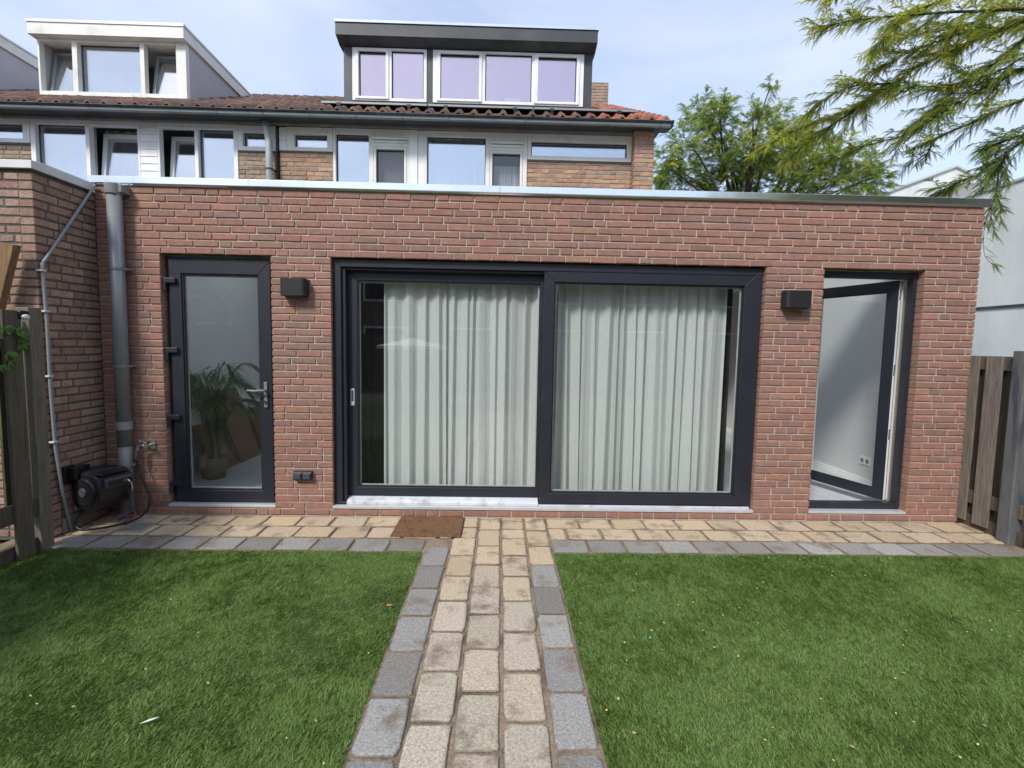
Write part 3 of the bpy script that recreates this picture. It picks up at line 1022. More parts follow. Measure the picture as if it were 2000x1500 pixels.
def gutter(parent, x0, x1, endcap=False):
    mb = MB()
    # eaves box: lip, fascia strip, underside, timber trim at the wall
    mb.prism([(2.50, 4.664), (2.50, 4.672), (2.515, 4.676), (2.61, 4.66), (2.61, 4.642), (2.525, 4.642), (2.508, 4.655)], 0, x0, x1 + (0.03 if endcap else 0))
    g = mb.build('gutter', MT['zinc'], parent)
    fs, so_ = MB(), MB()
    x = x0
    rr = random.Random(int(x0 * 10))
    while x < x1 - 0.01:
        e = min(x + rr.choice([0.62, 0.62, 0.62, 0.42]), x1)
        if x1 - e < 0.1: e = x1
        fs.prism([(2.530, 4.641), (2.60, 4.641), (2.585, 4.605), (2.56, 4.603), (2.537, 4.612)], 0, x + 0.002, e - 0.002)
        so_.prism([(2.586, 4.606), (2.601, 4.65), (2.84, 4.68), (2.84, 4.640)], 0, x + 0.003, e - 0.003)
        x = e
    fs.build_each('fascia_strip', MT['zinc_light'], parent, bevel=0.003)
    so_.build_each('soffit', MT['soffit'], parent, bevel=0.002)
    MB().box(x0, x1 if not endcap else 1.84, 2.83, 2.895, 4.612, 4.72).build('eaves_trim', MT['timber'], parent)
    return g


X12, X23 = -3.24, -8.62
# ---------------- house 1: right-hand end house
h1 = thing('end_terrace_house', (-0.6, YH, 0), 'end terraced house behind the extension, with the wide dark grey dormer', 'house', 'terraced houses in a row')
BR1 = [(-3.19, -2.435, 2.95, 4.278), (0.335, 1.842, 2.95, 4.245)]
mb = MB()
for (a, b, c, d) in BR1:
    brick_run(mb, (0, YH + 0.012, 0), (1, 0, 0), (0, -1, 0), a, b, c, d, cols=TAN, seed=41 + int(a), pitch=0.0625, joint=0.013, full=0.205, half=0.25, chamf=0.005, jit=0.0025, pj=0.003, amt=0.2)
brick_run(mb, (0, 2.75, 0), (1, 0, 0), (0, -1, 0), 1.842, 2.12, 2.95, 4.66, cols=TAN, seed=44, pitch=0.0625, joint=0.013, full=0.205, half=0.3, chamf=0.005, jit=0.0025, pj=0.003)
brick_run(mb, (1.842, 0, 0), (0, 1, 0), (-1, 0, 0), 2.852, 2.99, 2.95, 4.60, cols=TAN, seed=45, pitch=0.0625, joint=0.013, chamf=0.005)
brick_run(mb, (2.12, 0, 0), (0, 1, 0), (1, 0, 0), 2.852, 7.9, 0.0, 4.62, cols=TAN, seed=46, pitch=0.0625, joint=0.013, chamf=0.005)
mb.build('brick_wall', MT['oldbrick'], h1)
mb = MB()
for (a, b, c, d) in BR1:
    mb.box(a, b, YH + 0.02, YH + 0.2, c, d)
mb.box(1.852, 2.112, 2.758, 3.0, 0.0, 4.66)
mb.box(1.9, 2.112, 3.0, 7.9, 0.0, 4.62)
mb.prism([(3.0, 4.6205), (7.9, 4.6205), (7.9, 4.9), (6.6, ZE + (YR - YE) * RS - 0.05), (3.0, ZE + (3.0 - YE) * RS - 0.05)], 0, 1.9, 2.112)
mb.build('mortar_core', MT['mortar_old'], h1)
# frames
mb = MB()
vf(mb, [(-2.975, -2.515, 4.335, 4.51)], -3.085, -2.437, 4.282, 4.608)
f = mb.build('window_frame', MT['cream'], h1, bevel=0.004)
bead(f, -2.975, -2.515, 4.335, 4.51, YH + 0.05)
pane_glass(f, -2.97, -2.52, 4.34, 4.505, YH + 0.062)
mb = MB()
vf(mb, [(-2.395, -1.925, 3.2, 4.535), (-1.862, -1.385, 3.2, 4.375)], -2.433, -1.345, 2.93, 4.61)
f = mb.build('window_frame', MT['cream'], h1, bevel=0.004)
bead(f, -2.395, -1.925, 3.2, 4.535, YH + 0.045)
pane_glass(f, -2.39, -1.93, 3.205, 4.53, YH + 0.058)
MB().mitre(-1.858, -1.389, 3.205, 4.371, 0.035, YH - 0.006, YH + 0.05).build('casement', MT['cream'], f, bevel=0.003)
bead(f, -1.822, -1.425, 3.24, 4.335, YH + 0.03)
pane_glass(f, -1.82, -1.427, 3.245, 4.33, YH + 0.045, 'glass_main')
MB().box(-1.86, -1.387, YH - 0.035, YH - 0.001, 4.462, 4.495).box(-1.86, -1.387, YH - 0.02, YH - 0.001, 4.42, 4.452).build('ventilation_grille', MT['cream'], f, bevel=0.004)
MB().box(-1.855, -1.392, YH - 0.008, YH - 0.001, 4.453, 4.461).build('vent_slot', MT['lampblack'], f)
mb = MB()
mb.box(-1.344, -1.235, YH - 0.004, YH + 0.07, 2.93, 4.61)
mb.box(-1.233, -1.155, YH + 0.012, YH + 0.07, 2.93, 4.61)
mb.box(-3.19, -3.088, YH + 0.004, YH + 0.07, 4.42, 4.60).box(-3.19, -3.088, YH + 0.004, YH + 0.07, 4.285, 4.416)
mb.build_each('white_panel', MT['white'], h1, bevel=0.002)
mb = MB()
vf(mb, [(-1.10, -0.262, 3.2, 4.535), (-0.203, 0.272, 3.2, 4.36)], -1.153, 0.333, 2.93, 4.61)
f = mb.build('window_frame', MT['cream'], h1, bevel=0.004)
bead(f, -1.10, -0.262, 3.2, 4.535, YH + 0.045)
pane_glass(f, -1.095, -0.267, 3.205, 4.53, YH + 0.058)
MB().mitre(-0.199, 0.268, 3.205, 4.356, 0.035, YH - 0.006, YH + 0.05).build('casement', MT['cream'], f, bevel=0.003)
bead(f, -0.163, 0.232, 3.24, 4.32, YH + 0.03)
pane_glass(f, -0.161, 0.23, 3.245, 4.315, YH + 0.045, 'glass_main')
MB().box(-0.203, 0.272, YH - 0.035, YH - 0.001, 4.447, 4.48).box(-0.203, 0.272, YH - 0.02, YH - 0.001, 4.40, 4.437).build('ventilation_grille', MT['cream'], f, bevel=0.004)
MB().box(-0.2, 0.268, YH - 0.008, YH - 0.001, 4.438, 4.446).build('vent_slot', MT['lampblack'], f)
mb = MB()
vf(mb, [(0.392, 1.775, 4.305, 4.505)], 0.336, 1.84, 4.25, 4.61)
f = mb.build('window_frame', MT['cream'], h1, bevel=0.004)
bead(f, 0.392, 1.775, 4.305, 4.505, YH + 0.05)
pane_glass(f, 0.397, 1.77, 4.31, 4.50, YH + 0.062)
MB().box(0.336, 1.84, YH + 0.002, YH + 0.05, 4.222, 4.248).box(-3.19, -2.437, YH + 0.002, YH + 0.05, 4.262, 4.281).build_each('tile_sill', MT['blackgrey'], h1)
wavy('blind', -1.83, -1.42, YH + 0.16, 3.1, 4.33, mat('grey_blind', (0.13, 0.13, 0.14), 0.9), h1, amp=0.004)
wavy('blind', -0.17, 0.24, YH + 0.16, 3.1, 4.20, mat('ribbed_blind', (0.33, 0.34, 0.38), 0.9), h1, amp=0.012, wl=0.03)
wavy('net_curtain', -1.12, -0.25, YH + 0.22, 3.0, 4.58, MT['net'], h1, amp=0.03)
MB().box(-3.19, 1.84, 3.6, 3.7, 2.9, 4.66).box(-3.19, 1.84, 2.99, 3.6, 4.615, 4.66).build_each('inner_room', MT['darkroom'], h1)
roof_tiles('tiled_roof', X12 + 0.01, 2.27, h1, tile_mix, 1)
MB().prism([(YE, ZE - 0.03), (YR, ZE + (YR - YE) * RS - 0.03), (10.7, ZE - 0.03)], 0, X12 + 0.011, 2.22).build('roof_body', MT['blackgrey'], h1)
g = gutter(h1, X12 + 0.002, 2.28, True)
MB().prism([(2.50, 4.676), (2.525, 4.642), (2.537, 4.612), (2.585, 4.604), (2.84, 4.64), (2.84, 4.72), (2.61, 4.685)], 0, 2.282, 2.312).build('gutter_end', MT['zinc'], g)
# dark dormer
yd, yf = 3.5, 3.30
dm = MB()
dm.plate(-2.455, 1.335, 5.10, 6.045, [(-2.325, -1.195, 5.262, 6.036), (-1.105, 1.205, 5.262, 6.036)], yd, yd + 0.06)
dm.box(-2.455, -2.395, yd + 0.0605, 6.1, 5.1, 6.045).box(1.275, 1.335, yd + 0.0605, 6.1, 5.1, 6.045)
dorm = dm.build('dormer', MT['dark_panel'], h1, bevel=0.003)
mb = MB()
mb.prism([(yf, 6.10), (yf, 6.28), (yf + 0.05, 6.285), (6.2, 6.285), (6.2, 6.05), (yd + 0.02, 6.05), (yd - 0.01, 6.048), (yf + 0.03, 6.10)], 0, -2.515, 1.37)
mb.build('dormer_roof', MT['dark_panel'], dorm, bevel=0.004)
mb = MB()
for a, b in ((-2.53, -1.0), (-0.998, 0.40), (0.402, 1.385)):
    mb.prism([(yf - 0.015, 6.275), (yf - 0.015, 6.315), (yf + 0.08, 6.32), (yf + 0.08, 6.287), (yf - 0.002, 6.282)], 0, a, b)
mb.build_each('dormer_trim', MT['coping'], dorm, bevel=0.002)
mb = MB()
vf(mb, [(-2.222, -1.805, 5.31, 5.985), (-1.728, -1.243, 5.31, 6.0)], -2.323, -1.197, 5.264, 6.034, yd - 0.015, yd + 0.05)
vf(mb, [(-1.003, -0.39, 5.31, 5.985), (-0.305, 0.405, 5.31, 6.0), (0.488, 1.092, 5.31, 5.985)], -1.103, 1.203, 5.264, 6.034, yd - 0.015, yd + 0.05)
f = mb.build('dormer_window', MT['white'], h1, bevel=0.004)
for (a, b, t) in ((-2.222, -1.805, 5.985), (-1.728, -1.243, 6.0), (-1.003, -0.39, 5.985), (-0.305, 0.405, 6.0), (0.488, 1.092, 5.985)):
    bead(f, a, b, 5.31, t, yd + 0.012, 'lampblack')
    pane_glass(f, a + 0.005, b - 0.005, 5.315, t - 0.005, yd + 0.024, 'glass_purple')
for (a, b) in ((-2.285, -1.77), (-1.045, -0.355), (0.445, 1.14)):
    mb = MB()
    mb.plate(a, b, 5.285, 6.01, [(a + 0.058, b - 0.045, 5.322, 5.975)], yd - 0.032, yd - 0.0155)
    mb.build('casement', MT['white'], f, bevel=0.005)
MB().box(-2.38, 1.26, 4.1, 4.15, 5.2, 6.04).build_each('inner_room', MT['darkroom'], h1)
MB().box(-2.19, -1.98, yd + 0.12, yd + 0.22, 5.2, 5.40).box(0.0, 0.24, yd + 0.12, yd + 0.3, 5.2, 5.43).box(-0.26, -0.16, yd + 0.1, yd + 0.2, 5.2, 5.40).box(0.93, 1.06, yd + 0.1, yd + 0.2, 5.2, 5.41).build_each('windowsill_box', MT['white'], h1, bevel=0.01)
# chimney
mb = MB()
brick_run(mb, (0, 6.75, 0), (1, 0, 0), (0, -1, 0), 1.78, 2.24, 6.3, 7.28, cols=TAN2, seed=50, pitch=0.0625, joint=0.013, chamf=0.005)
brick_run(mb, (2.24, 0, 0), (0, 1, 0), (1, 0, 0), 6.852, 7.3, 6.3, 7.28, cols=TAN2, seed=51, pitch=0.0625, joint=0.013, chamf=0.005)
mb.build('chimney', MT['oldbrick'], h1)
MB().box(1.79, 2.232, 6.758, 7.3, 6.3, 7.285).build('chimney_core', MT['mortar_old'], h1)

# solar panels in front of the dormer
for i, (a, b) in enumerate(((-2.58, -1.10), (-1.08, 0.40), (0.42, 1.88))):
    sp = thing('solar_panel', ((a + b) / 2, 3.0, 5.0), ['flat solar panel at the left of three in front of the dark dormer',
               'middle of the three flat solar panels in front of the dark dormer',
               'flat solar panel nearest the orange roof tiles at the gable end'][i], 'solar panel', 'solar panels on the tiled roof')
    y0, y1 = 2.86, 3.42
    s = 0.30
    z0 = 4.958
    def Q(x, y, o): return (x, y, z0 + (y - y0) * s + o)
    mb = MB()
    def slab(mb, xa, xb, ya, yb, oa, ob):
        vs = [Q(xa, ya, oa), Q(xb, ya, oa), Q(xb, yb, oa), Q(xa, yb, oa), Q(xa, ya, ob), Q(xb, ya, ob), Q(xb, yb, ob), Q(xa, yb, ob)]
        mb.add(vs, [(0, 3, 2, 1), (4, 5, 6, 7), (0, 1, 5, 4), (1, 2, 6, 5), (2, 3, 7, 6), (3, 0, 4, 7)])
    slab(mb, a, b, y0, y1, -0.03, -0.002)
    mb.build('panel_frame', MT['zinc_light'], sp, bevel=0.002)
    mb = MB(); slab(mb, a + 0.02, b - 0.02, y0 + 0.02, y1 - 0.02, -0.0015, 0.003)
    mb.build('cells', MT['solar'], sp)
    for xx in (a + 0.25, b - 0.25):
        mb = MB()
        mb.box(xx - 0.02, xx + 0.02, y0 - 0.01, y0 + 0.04, 4.83, 4.93)
        mb.box(xx - 0.03, xx + 0.03, y0 - 0.02, y0 + 0.02, 4.90, 4.935)
        mb.box(xx - 0.015, xx + 0.015, y0, y0 + 0.2, 4.90, 4.925)
        mb.build('mounting_bracket', MT['black'], sp)

# ---------------- house 2: middle house with white dormer
h2 = thing('terraced_house', (-5.9, YH, 0), 'terraced house at upper left with the cream dormer and tilted open windows', 'house', 'terraced houses in a row')
BR2 = [(-3.77, -3.24, 2.95, 4.262), (-8.0, -6.64, 2.9, 4.275)]
mb = MB()
for (a, b, c, d) in BR2:
    brick_run(mb, (0, YH + 0.012, 0), (1, 0, 0), (0, -1, 0), a, b, c, d, cols=TAN2, seed=61 + int(a), pitch=0.0625, joint=0.013, full=0.205, half=0.25, chamf=0.005, jit=0.003, pj=0.003, amt=0.2)
mb.build('brick_wall', MT['oldbrick'], h2)
mb = MB()
for (a, b, c, d) in BR2 + [(-8.62, -8.0, 0.0, 4.6)]:
    mb.box(a, b, YH + 0.02, YH + 0.2, c, d)
mb.build('mortar_core', MT['mortar_old'], h2)
mb = MB()
vf(mb, [(-7.9, -6.745, 4.345, 4.545)], -8.0, -6.652, 4.29, 4.62)
f = mb.build('window_frame', MT['white'], h2, bevel=0.004)
bead(f, -7.9, -6.745, 4.345, 4.545, YH + 0.05); pane_glass(f, -7.89, -6.75, 4.35, 4.54, YH + 0.062)
mb = MB()
vf(mb, [(-6.575, -5.885, 3.2, 4.56), (-5.83, -5.165, 3.2, 4.555)], -6.642, -5.135, 2.93, 4.622)
f = mb.build('window_frame', MT['white'], h2, bevel=0.004)
bead(f, -6.575, -5.885, 3.2, 4.56, YH + 0.06); pane_glass(f, -6.57, -5.89, 3.205, 4.555, YH + 0.072)
sash_tilted(h2, -5.79, -5.17, 3.22, 4.53, R(7))
mb = MB()
vf(mb, [(-4.86, -4.375, 3.2, 4.55), (-4.325, -3.83, 3.2, 4.55)], -4.893, -3.772, 2.93, 4.618)
f = mb.build('window_frame', MT['white'], h2, bevel=0.004)
bead(f, -4.325, -3.83, 3.2, 4.55, YH + 0.06); pane_glass(f, -4.32, -3.835, 3.205, 4.545, YH + 0.072)
sash_tilted(h2, -4.82, -4.38, 3.22, 4.52, R(7))
mb = MB()
vf(mb, [(-3.70, -3.33, 4.325, 4.52)], -3.770, -3.242, 4.268, 4.61)
f = mb.build('window_frame', MT['white'], h2, bevel=0.004)
bead(f, -3.70, -3.33, 4.325, 4.52, YH + 0.06); pane_glass(f, -3.695, -3.335, 4.33, 4.515, YH + 0.072)
mb = MB()
z = 2.95
while z < 4.6:
    mb.prism([(YH - 0.002, z), (YH + 0.006, z + 0.098), (YH + 0.06, z + 0.098), (YH + 0.06, z)], 0, -5.133, -4.895)
    z += 0.10
mb.build_each('white_siding', MT['white'], h2, bevel=0.002)
wavy('net_curtain', -6.6, -5.87, YH + 0.20, 2.95, 4.6, MT['net'], h2, amp=0.03, seed=3)
wavy('net_curtain', -5.83, -5.16, YH + 0.32, 2.95, 4.6, MT['net'], h2, amp=0.03, seed=4)
wavy('net_curtain', -7.95, -6.7, YH + 0.16, 4.2, 4.6, MT['net'], h2, amp=0.02, seed=5)
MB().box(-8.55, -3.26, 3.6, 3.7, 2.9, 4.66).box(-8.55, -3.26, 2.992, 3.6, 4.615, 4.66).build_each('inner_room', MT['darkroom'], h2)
MB().box(-3.770, -3.242, YH + 0.002, YH + 0.05, 4.248, 4.266).box(-8.0, -6.652, YH + 0.002, YH + 0.05, 4.262, 4.288).build_each('tile_sill', MT['blackgrey'], h2)
roof_tiles('tiled_roof', X23 + 0.01, X12 - 0.002, h2, tile_old, 2)
MB().prism([(YE, ZE - 0.03), (YR, ZE + (YR - YE) * RS - 0.03), (10.7, ZE - 0.03)], 0, X23 + 0.011, X12 - 0.002).build('roof_body', MT['blackgrey'], h2)
gutter(h2, X23 + 0.002, X12 - 0.002)


def white_dormer(parent, x0, x1, ztop, zb, holes, m, yf=3.39, yd=3.5, back=5.9, cheek='cheek_shade', drop=0.06):
    mb = MB()
    mb.plate(x0 + 0.04, x1 - 0.04, zb, ztop - 0.15, holes, yd, yd + 0.09)
    d = mb.build('dormer', MT[m], parent, bevel=0.004)
    mb = MB()
    mb.box(x1 - 0.06, x1 - 0.035, yd + 0.092, back, zb - 0.3, ztop - 0.15 - drop)
    mb.box(x0 + 0.035, x0 + 0.06, yd + 0.092, back, zb - 0.3, ztop - 0.15 - drop)
    mb.build_each('dormer_cheek', MT[cheek], d)
    mb = MB()
    mb.prism([(yf, ztop - 0.205), (yf, ztop - 0.035), (back, ztop - 0.035 - drop), (back, ztop - 0.205 - drop)], 0, x0, x1)
    mb.build('dormer_roof', MT[m], d, bevel=0.003)
    mb = MB()
    mb.prism([(yf - 0.012, ztop - 0.042), (yf - 0.012, ztop), (back, ztop - drop), (back, ztop - 0.034 - drop), (yf + 0.0, ztop - 0.034)], 0, x0 - 0.012, x1 + 0.012)
    mb.build('dormer_trim', MT['coping_old'], d, bevel=0.002)
    return d


H = [(-6.975, -6.50, 5.275, 5.985), (-6.425, -5.50, 5.275, 5.985), (-5.435, -4.965, 5.275, 5.985)]
d = white_dormer(h2, -7.045, -4.775, 6.232, 5.215, H, 'cream')
bead(d, H[1][0], H[1][1], 5.275, 5.985, 3.58, 'blackgrey')
pane_glass(d, H[1][0] + 0.004, H[1][1] - 0.004, 5.279, 5.981, 3.594)
for k in (0, 2):
    s = sash_tilted(h2, H[k][0] + 0.03, H[k][1] + 0.0, 5.285, 5.96, R(11), m='zinc_light', sw=0.045, y=3.60)
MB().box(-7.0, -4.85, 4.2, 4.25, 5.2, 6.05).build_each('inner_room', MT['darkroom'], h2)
# plant behind the dormer window
mb = MB()
rr = random.Random(5)
for k in range(26):
    a = rr.uniform(0, 6.28); l = rr.uniform(0.06, 0.14)
    b = (-5.72 + rr.uniform(-.04, .04), 3.72, 5.33)
    mb.tube([b, (b[0] + math.cos(a) * l * 0.6, b[1] + math.sin(a) * 0.04, b[2] + l * 0.7), (b[0] + math.cos(a) * l, b[1] + math.sin(a) * 0.06, b[2] + l * 0.75)], [0.008, 0.006, 0.002], 5)
mb.tube([(-5.72, 3.72, 5.24), (-5.72, 3.72, 5.33)], [0.05, 0.06], 12)
mb.build('window_plant', MT['cream'], h2)

# ---------------- house 3
h3 = thing('terraced_house', (-11.3, YH, 0), 'terraced house cut by the left edge, only its dormer side and tiled roof showing', 'house', 'terraced houses in a row')
MB().box(-14.2, X23 - 0.002, YH + 0.02, 8.0, 0.0, 4.62).build('brick_wall', mat('far_brick', (0.26, 0.18, 0.12), 0.9, noise=0.3, nscale=6), h3)
roof_tiles('tiled_roof', -12.6, X23 - 0.002, h3, tile_old, 3)
gutter(h3, -12.6, X23 - 0.002)
MB().prism([(YE, ZE - 0.03), (YR, ZE + (YR - YE) * RS - 0.03), (10.7, ZE - 0.03)], 0, -14.0, X23 - 0.003).build('roof_body', MT['blackgrey'], h3)
d3 = white_dormer(h3, -12.2, -8.76, 6.80, 5.25, [(-12.0, -10.6, 5.3, 6.5), (-10.4, -9.0, 5.3, 6.5)], 'cream', drop=0.02, back=6.4, cheek='cheek_shade')
for (a, b) in ((-12.0, -10.6), (-10.4, -9.0)):
    pane_glass(d3, a, b, 5.3, 6.5, 3.54)

# downpipe between the two houses
dp = thing('downpipe', (-3.29, 2.80, 2.95), 'pale zinc downpipe on the upper wall between the two small windows', 'downpipe')
MB().tube([(-3.33, 2.80, 4.64), (-3.315, 2.80, 4.50), (-3.29, 2.80, 4.36), (-3.285, 2.80, 2.92)], 0.045, 18).build('pipe', MT['zinc_pipe'], dp, smooth=True)
MB().tube([(-3.286, 2.80, 3.97), (-3.286, 2.80, 3.995)], 0.051, 18).box(-3.26, -3.20, 2.80, 2.9, 3.975, 3.99).build('pipe_bracket', MT['zinc'], dp)
MB().tube([(-3.215, 2.87, 4.6), (-3.212, 2.87, 2.93)], 0.008, 8).build('cable', MT['black'], dp)
# ================================================================== WHITE BUILDINGS beyond
wb = thing('white_gable_building', (17.5, 18, 0), 'distant white building with a low pitched gable top above the extension', 'building')
P = lambda px, py, Y: tuple(pt(px, py, 1, Y)[[0, 2]])
pk = P(1866, 327, 18); lf = P(1700, 389, 18); rt = P(1990, 392, 18)
mb = MB()
mb.prism([(lf[0] - 1.2, 0.0), (rt[0], 0.0), rt, pk, lf, (lf[0] - 1.2, lf[1] - 0.45)], 1, 18.0, 26.0)
mb.build('wall', MT['render'], wb)
def off(p, d): return (p[0], p[1] + d)
mb = MB()
mb.prism([off(lf, 0.003), off(pk, 0.003), off(pk, 0.09), off(lf, 0.09)], 1, 17.9, 26.0)
mb.prism([off(pk, 0.003), off(rt, 0.003), off(rt, 0.09), off(pk, 0.09)], 1, 17.9, 26.0)
mb.build('roof_edge', MT['coping_old'], wb)
a = P(1873, 366, 17.2); b = P(1922, 392, 17.2)
MB().box(a[0], b[0], 16.6, 17.99, b[1] - 0.8, a[1]).build('balcony_box', mat('grey_box', (0.38, 0.37, 0.36), 0.7), wb)
ww = thing('white_side_building', (12, 2, 0), 'tall white rendered wall rising behind the fence at the right edge', 'building')
MB().box(12.0, 20.0, -4.0, 9.5, 2.745, 5.60).box(12.02, 20.0, -4.0, 9.5, 0.0, 2.68).build('wall', MT['render'], ww)
MB().box(11.985, 12.05, -4.0, 9.5, 2.682, 2.743).build('drip_ledge', MT['zinc'], ww)
MB().box(11.96, 20.0, -4.0, 9.52, 5.602, 5.66).build('roof_edge', MT['coping_old'], ww)

# ================================================================== THINGS ON THE WALLS
def lampmk(x0, x1, z0, z1, label):
    t = thing('wall_lamp', ((x0 + x1) / 2, 0, z0), label, 'wall lamp', 'black wall lamps between the doors')
    n = 8
    prof = [(x0, -0.012), (x1, -0.012)]
    r = 0.03
    prof = [(x0, -0.006), (x0, -0.105 + r)]
    for k in range(1, n):
        a = math.pi + k / n * math.pi / 2
        prof.append((x0 + r + r * math.cos(a), -0.105 + r + r * math.sin(a)))
    prof += [(x0 + r, -0.105), (x1 - r, -0.105)]
    for k in range(1, n):
        a = -math.pi / 2 + k / n * math.pi / 2
        prof.append((x1 - r + r * math.cos(a), -0.105 + r + r * math.sin(a)))
    prof += [(x1, -0.105 + r), (x1, -0.006)]
    MB().prism(prof, 2, z0, z1).build('lamp_housing', MT['lampblack'], t, bevel=0.002)
    MB().box(x0 + 0.05, x1 - 0.05, -0.080, -0.030, z0 - 0.002, z0 + 0.001).box(x0 + 0.05, x1 - 0.05, -0.080, -0.030, z1 - 0.001, z1 + 0.002).build_each('lens', MT['blackgrey'], t)
    MB().box(x0 + 0.03, x1 - 0.03, -0.0055, 0.003, z0 + 0.02, z1 - 0.02).build('wall_plate', MT['lampblack'], t)


lampmk(-1.918, -1.700, 1.982, 2.132, 'black box lamp on the brick pier between the left door and the sliding door')
lampmk(2.520, 2.752, 1.968, 2.120, 'black box lamp on the brick pier between the sliding door and the open door')
so = thing('outdoor_socket', (-1.77, 0, 0.34), 'dark double outdoor power socket low on the brick pier', 'socket')
for (a, b) in ((-1.852, -1.773), (-1.770, -1.690)):
    c = MB().prism([(-0.002, 0.338), (-0.040, 0.338), (-0.052, 0.350), (-0.045, 0.405), (-0.032, 0.418), (-0.002, 0.420)], 0, a, b).build('socket_housing', MT['anthracite'], so, bevel=0.003)
    MB().box(a + 0.008, b - 0.008, -0.0575, -0.0525, 0.352, 0.400).build('flap', MT['blackgrey'], c, bevel=0.003)

# big grey downpipe
gp = thing('rainwater_pipe', (-3.3, -0.075, 0), 'fat grey plastic rainwater pipe in the corner of the extension', 'downpipe')
px_ = -3.302
MB().tube([(px_, -0.078, 2.885), (px_, -0.078, 0.64)], 0.056, 28, cap=True).tube([(px_, -0.078, 0.64), (px_, -0.078, 0.46), (px_, -0.078, 0.0)], [0.054, 0.054, 0.054], 28).build('pipe', MT['pvc'], gp, smooth=True)
mb = MB()
for z, h_ in ((2.17, 0.02), (1.335, 0.02), (0.46, 0.02)):
    mb.tube([(px_, -0.078, z), (px_, -0.078, z + h_)], 0.061, 28)
    mb.box(px_ + 0.05, px_ + 0.075, -0.08, 0.004, z + 0.002, z + h_ - 0.002)
mb.build('pipe_clip', MT['pvc'], gp)
MB().tube([(px_, -0.078, 0.79), (px_, -0.078, 0.86)], 0.0625, 28).build('pipe_collar', MT['pvc_light'], gp)
mb = MB()
mb.tube([(px_, -0.078, 2.80), (px_, -0.078, 2.888)], 0.067, 28)
mb.box(px_ + 0.0, px_ + 0.085, -0.11, 0.01, 2.815, 2.882)
mb.build('pipe_hopper', MT['pvc'], gp, bevel=0.005)

# conduit on the side wall
cp = thing('conduit_pipe', (XL + 0.02, -0.5, 0), 'thin grey conduit bending down the brown brick side wall', 'conduit')
xx = XL + 0.030
MB().tube([(xx, -0.03, 2.895), (xx, -0.06, 2.84), (xx, -0.545, 2.17), (xx, -0.562, 2.145)], 0.0115, 12).tube([(xx, -0.566, 2.15), (xx, -0.566, 2.10), (xx, -0.552, 1.70), (xx, -0.553, 1.2), (xx, -0.54, 0.75), (xx, -0.50, 0.35), (xx, -0.435, 0.0)], 0.0125, 12).build('pipe', MT['pvc_light'], cp, smooth=True)
for (yy, z) in ((-0.566, 2.092), (-0.556, 1.784), (-0.553, 1.284), (-0.542, 0.765)):
    MB().box(XL + 0.001, xx + 0.015, yy - 0.026, yy + 0.019, z - 0.007, z + 0.007).build('clip', MT['pale'], cp, bevel=0.002)

# tap and garden hose
tp = thing('garden_tap', (-3.12, 0, 0.6), 'small chrome garden tap on the brick wall beside the rainwater pipe', 'tap')
mb = MB()
mb.box(-3.155, -3.085, -0.012, 0.0, 0.60, 0.675)
mb.tube([(-3.12, -0.012, 0.64), (-3.12, -0.07, 0.64)], 0.014, 14)
mb.tube([(-3.12, -0.055, 0.64), (-3.15, -0.075, 0.645), (-3.185, -0.085, 0.635), (-3.195, -0.085, 0.60)], [0.012, 0.012, 0.011, 0.011], 12)
mb.tube([(-3.12, -0.07, 0.64), (-3.12, -0.085, 0.64)], 0.02, 14)
mb.build('tap_body', MT['chrome'], tp, bevel=0.002)
MB().tube([(-3.148, -0.045, 0.665), (-3.20, -0.045, 0.683)], [0.006, 0.008], 8).tube([(-3.148, -0.045, 0.640), (-3.148, -0.045, 0.668)], 0.007, 8).build('tap_lever', MT['chrome'], tp)
hs = thing('garden_hose', (-3.3, -0.3, 0), 'black hose looping from the chrome tap across the paving to the reel', 'hose')
pts = [(-3.197, -0.085, 0.56), (-3.198, -0.087, 0.50), (-3.18, -0.09, 0.42), (-3.12, -0.11, 0.30), (-3.065, -0.13, 0.20), (-3.07, -0.17, 0.09), (-3.13, -0.22, 0.03),
       (-3.22, -0.31, 0.012), (-3.32, -0.40, 0.012), (-3.42, -0.44, 0.02), (-3.475, -0.42, 0.06), (-3.47, -0.38, 0.12), (-3.43, -0.36, 0.18), (-3.41, -0.36, 0.22)]


def smoothpath(p, k=6):
    p = [Vector(q) for q in p]
    q = [p[0]] + p + [p[-1]]
    o = []
    for i in range(1, len(q) - 2):
        for j in range(k):
            t = j / k
            a, b, c, d_ = q[i - 1], q[i], q[i + 1], q[i + 2]
            o.append(0.5 * ((2 * b) + (-a + c) * t + (2 * a - 5 * b + 4 * c - d_) * t * t + (-a + 3 * b - 3 * c + d_) * t ** 3))
    o.append(p[-1])
    return o


MB().tube(smoothpath(pts), 0.0095, 10).build('hose', MT['black'], hs, smooth=True)
MB().tube([(-3.196, -0.085, 0.60), (-3.197, -0.085, 0.54)], 0.019, 14).tube([(-3.197, -0.085, 0.54), (-3.198, -0.087, 0.52)], 0.014, 14).build('connector', MT['blackgrey'], hs)

# hose reel
rl = thing('hose_reel', (-3.33, -0.33, 0.15), 'black wall mounted hose reel box in the corner by the left door', 'hose reel')
C0 = Vector((-3.345, -0.30, 0.325))
RA = R(74)                       # the reel's own x axis, turned slightly towards the lawn


def rw(x, y, z):
    x, y, z = x * 0.9, y * 0.9, z * 0.88
    return (C0.x + x * math.cos(RA) - y * math.sin(RA), C0.y + x * math.sin(RA) + y * math.cos(RA), C0.z + z)


def reel(mb, name, m, parent, bevel=0.0, smooth=False):
    mb.v = [rw(*v) for v in mb.v]
    return mb.build(name, m, parent, bevel=bevel, smooth=smooth)


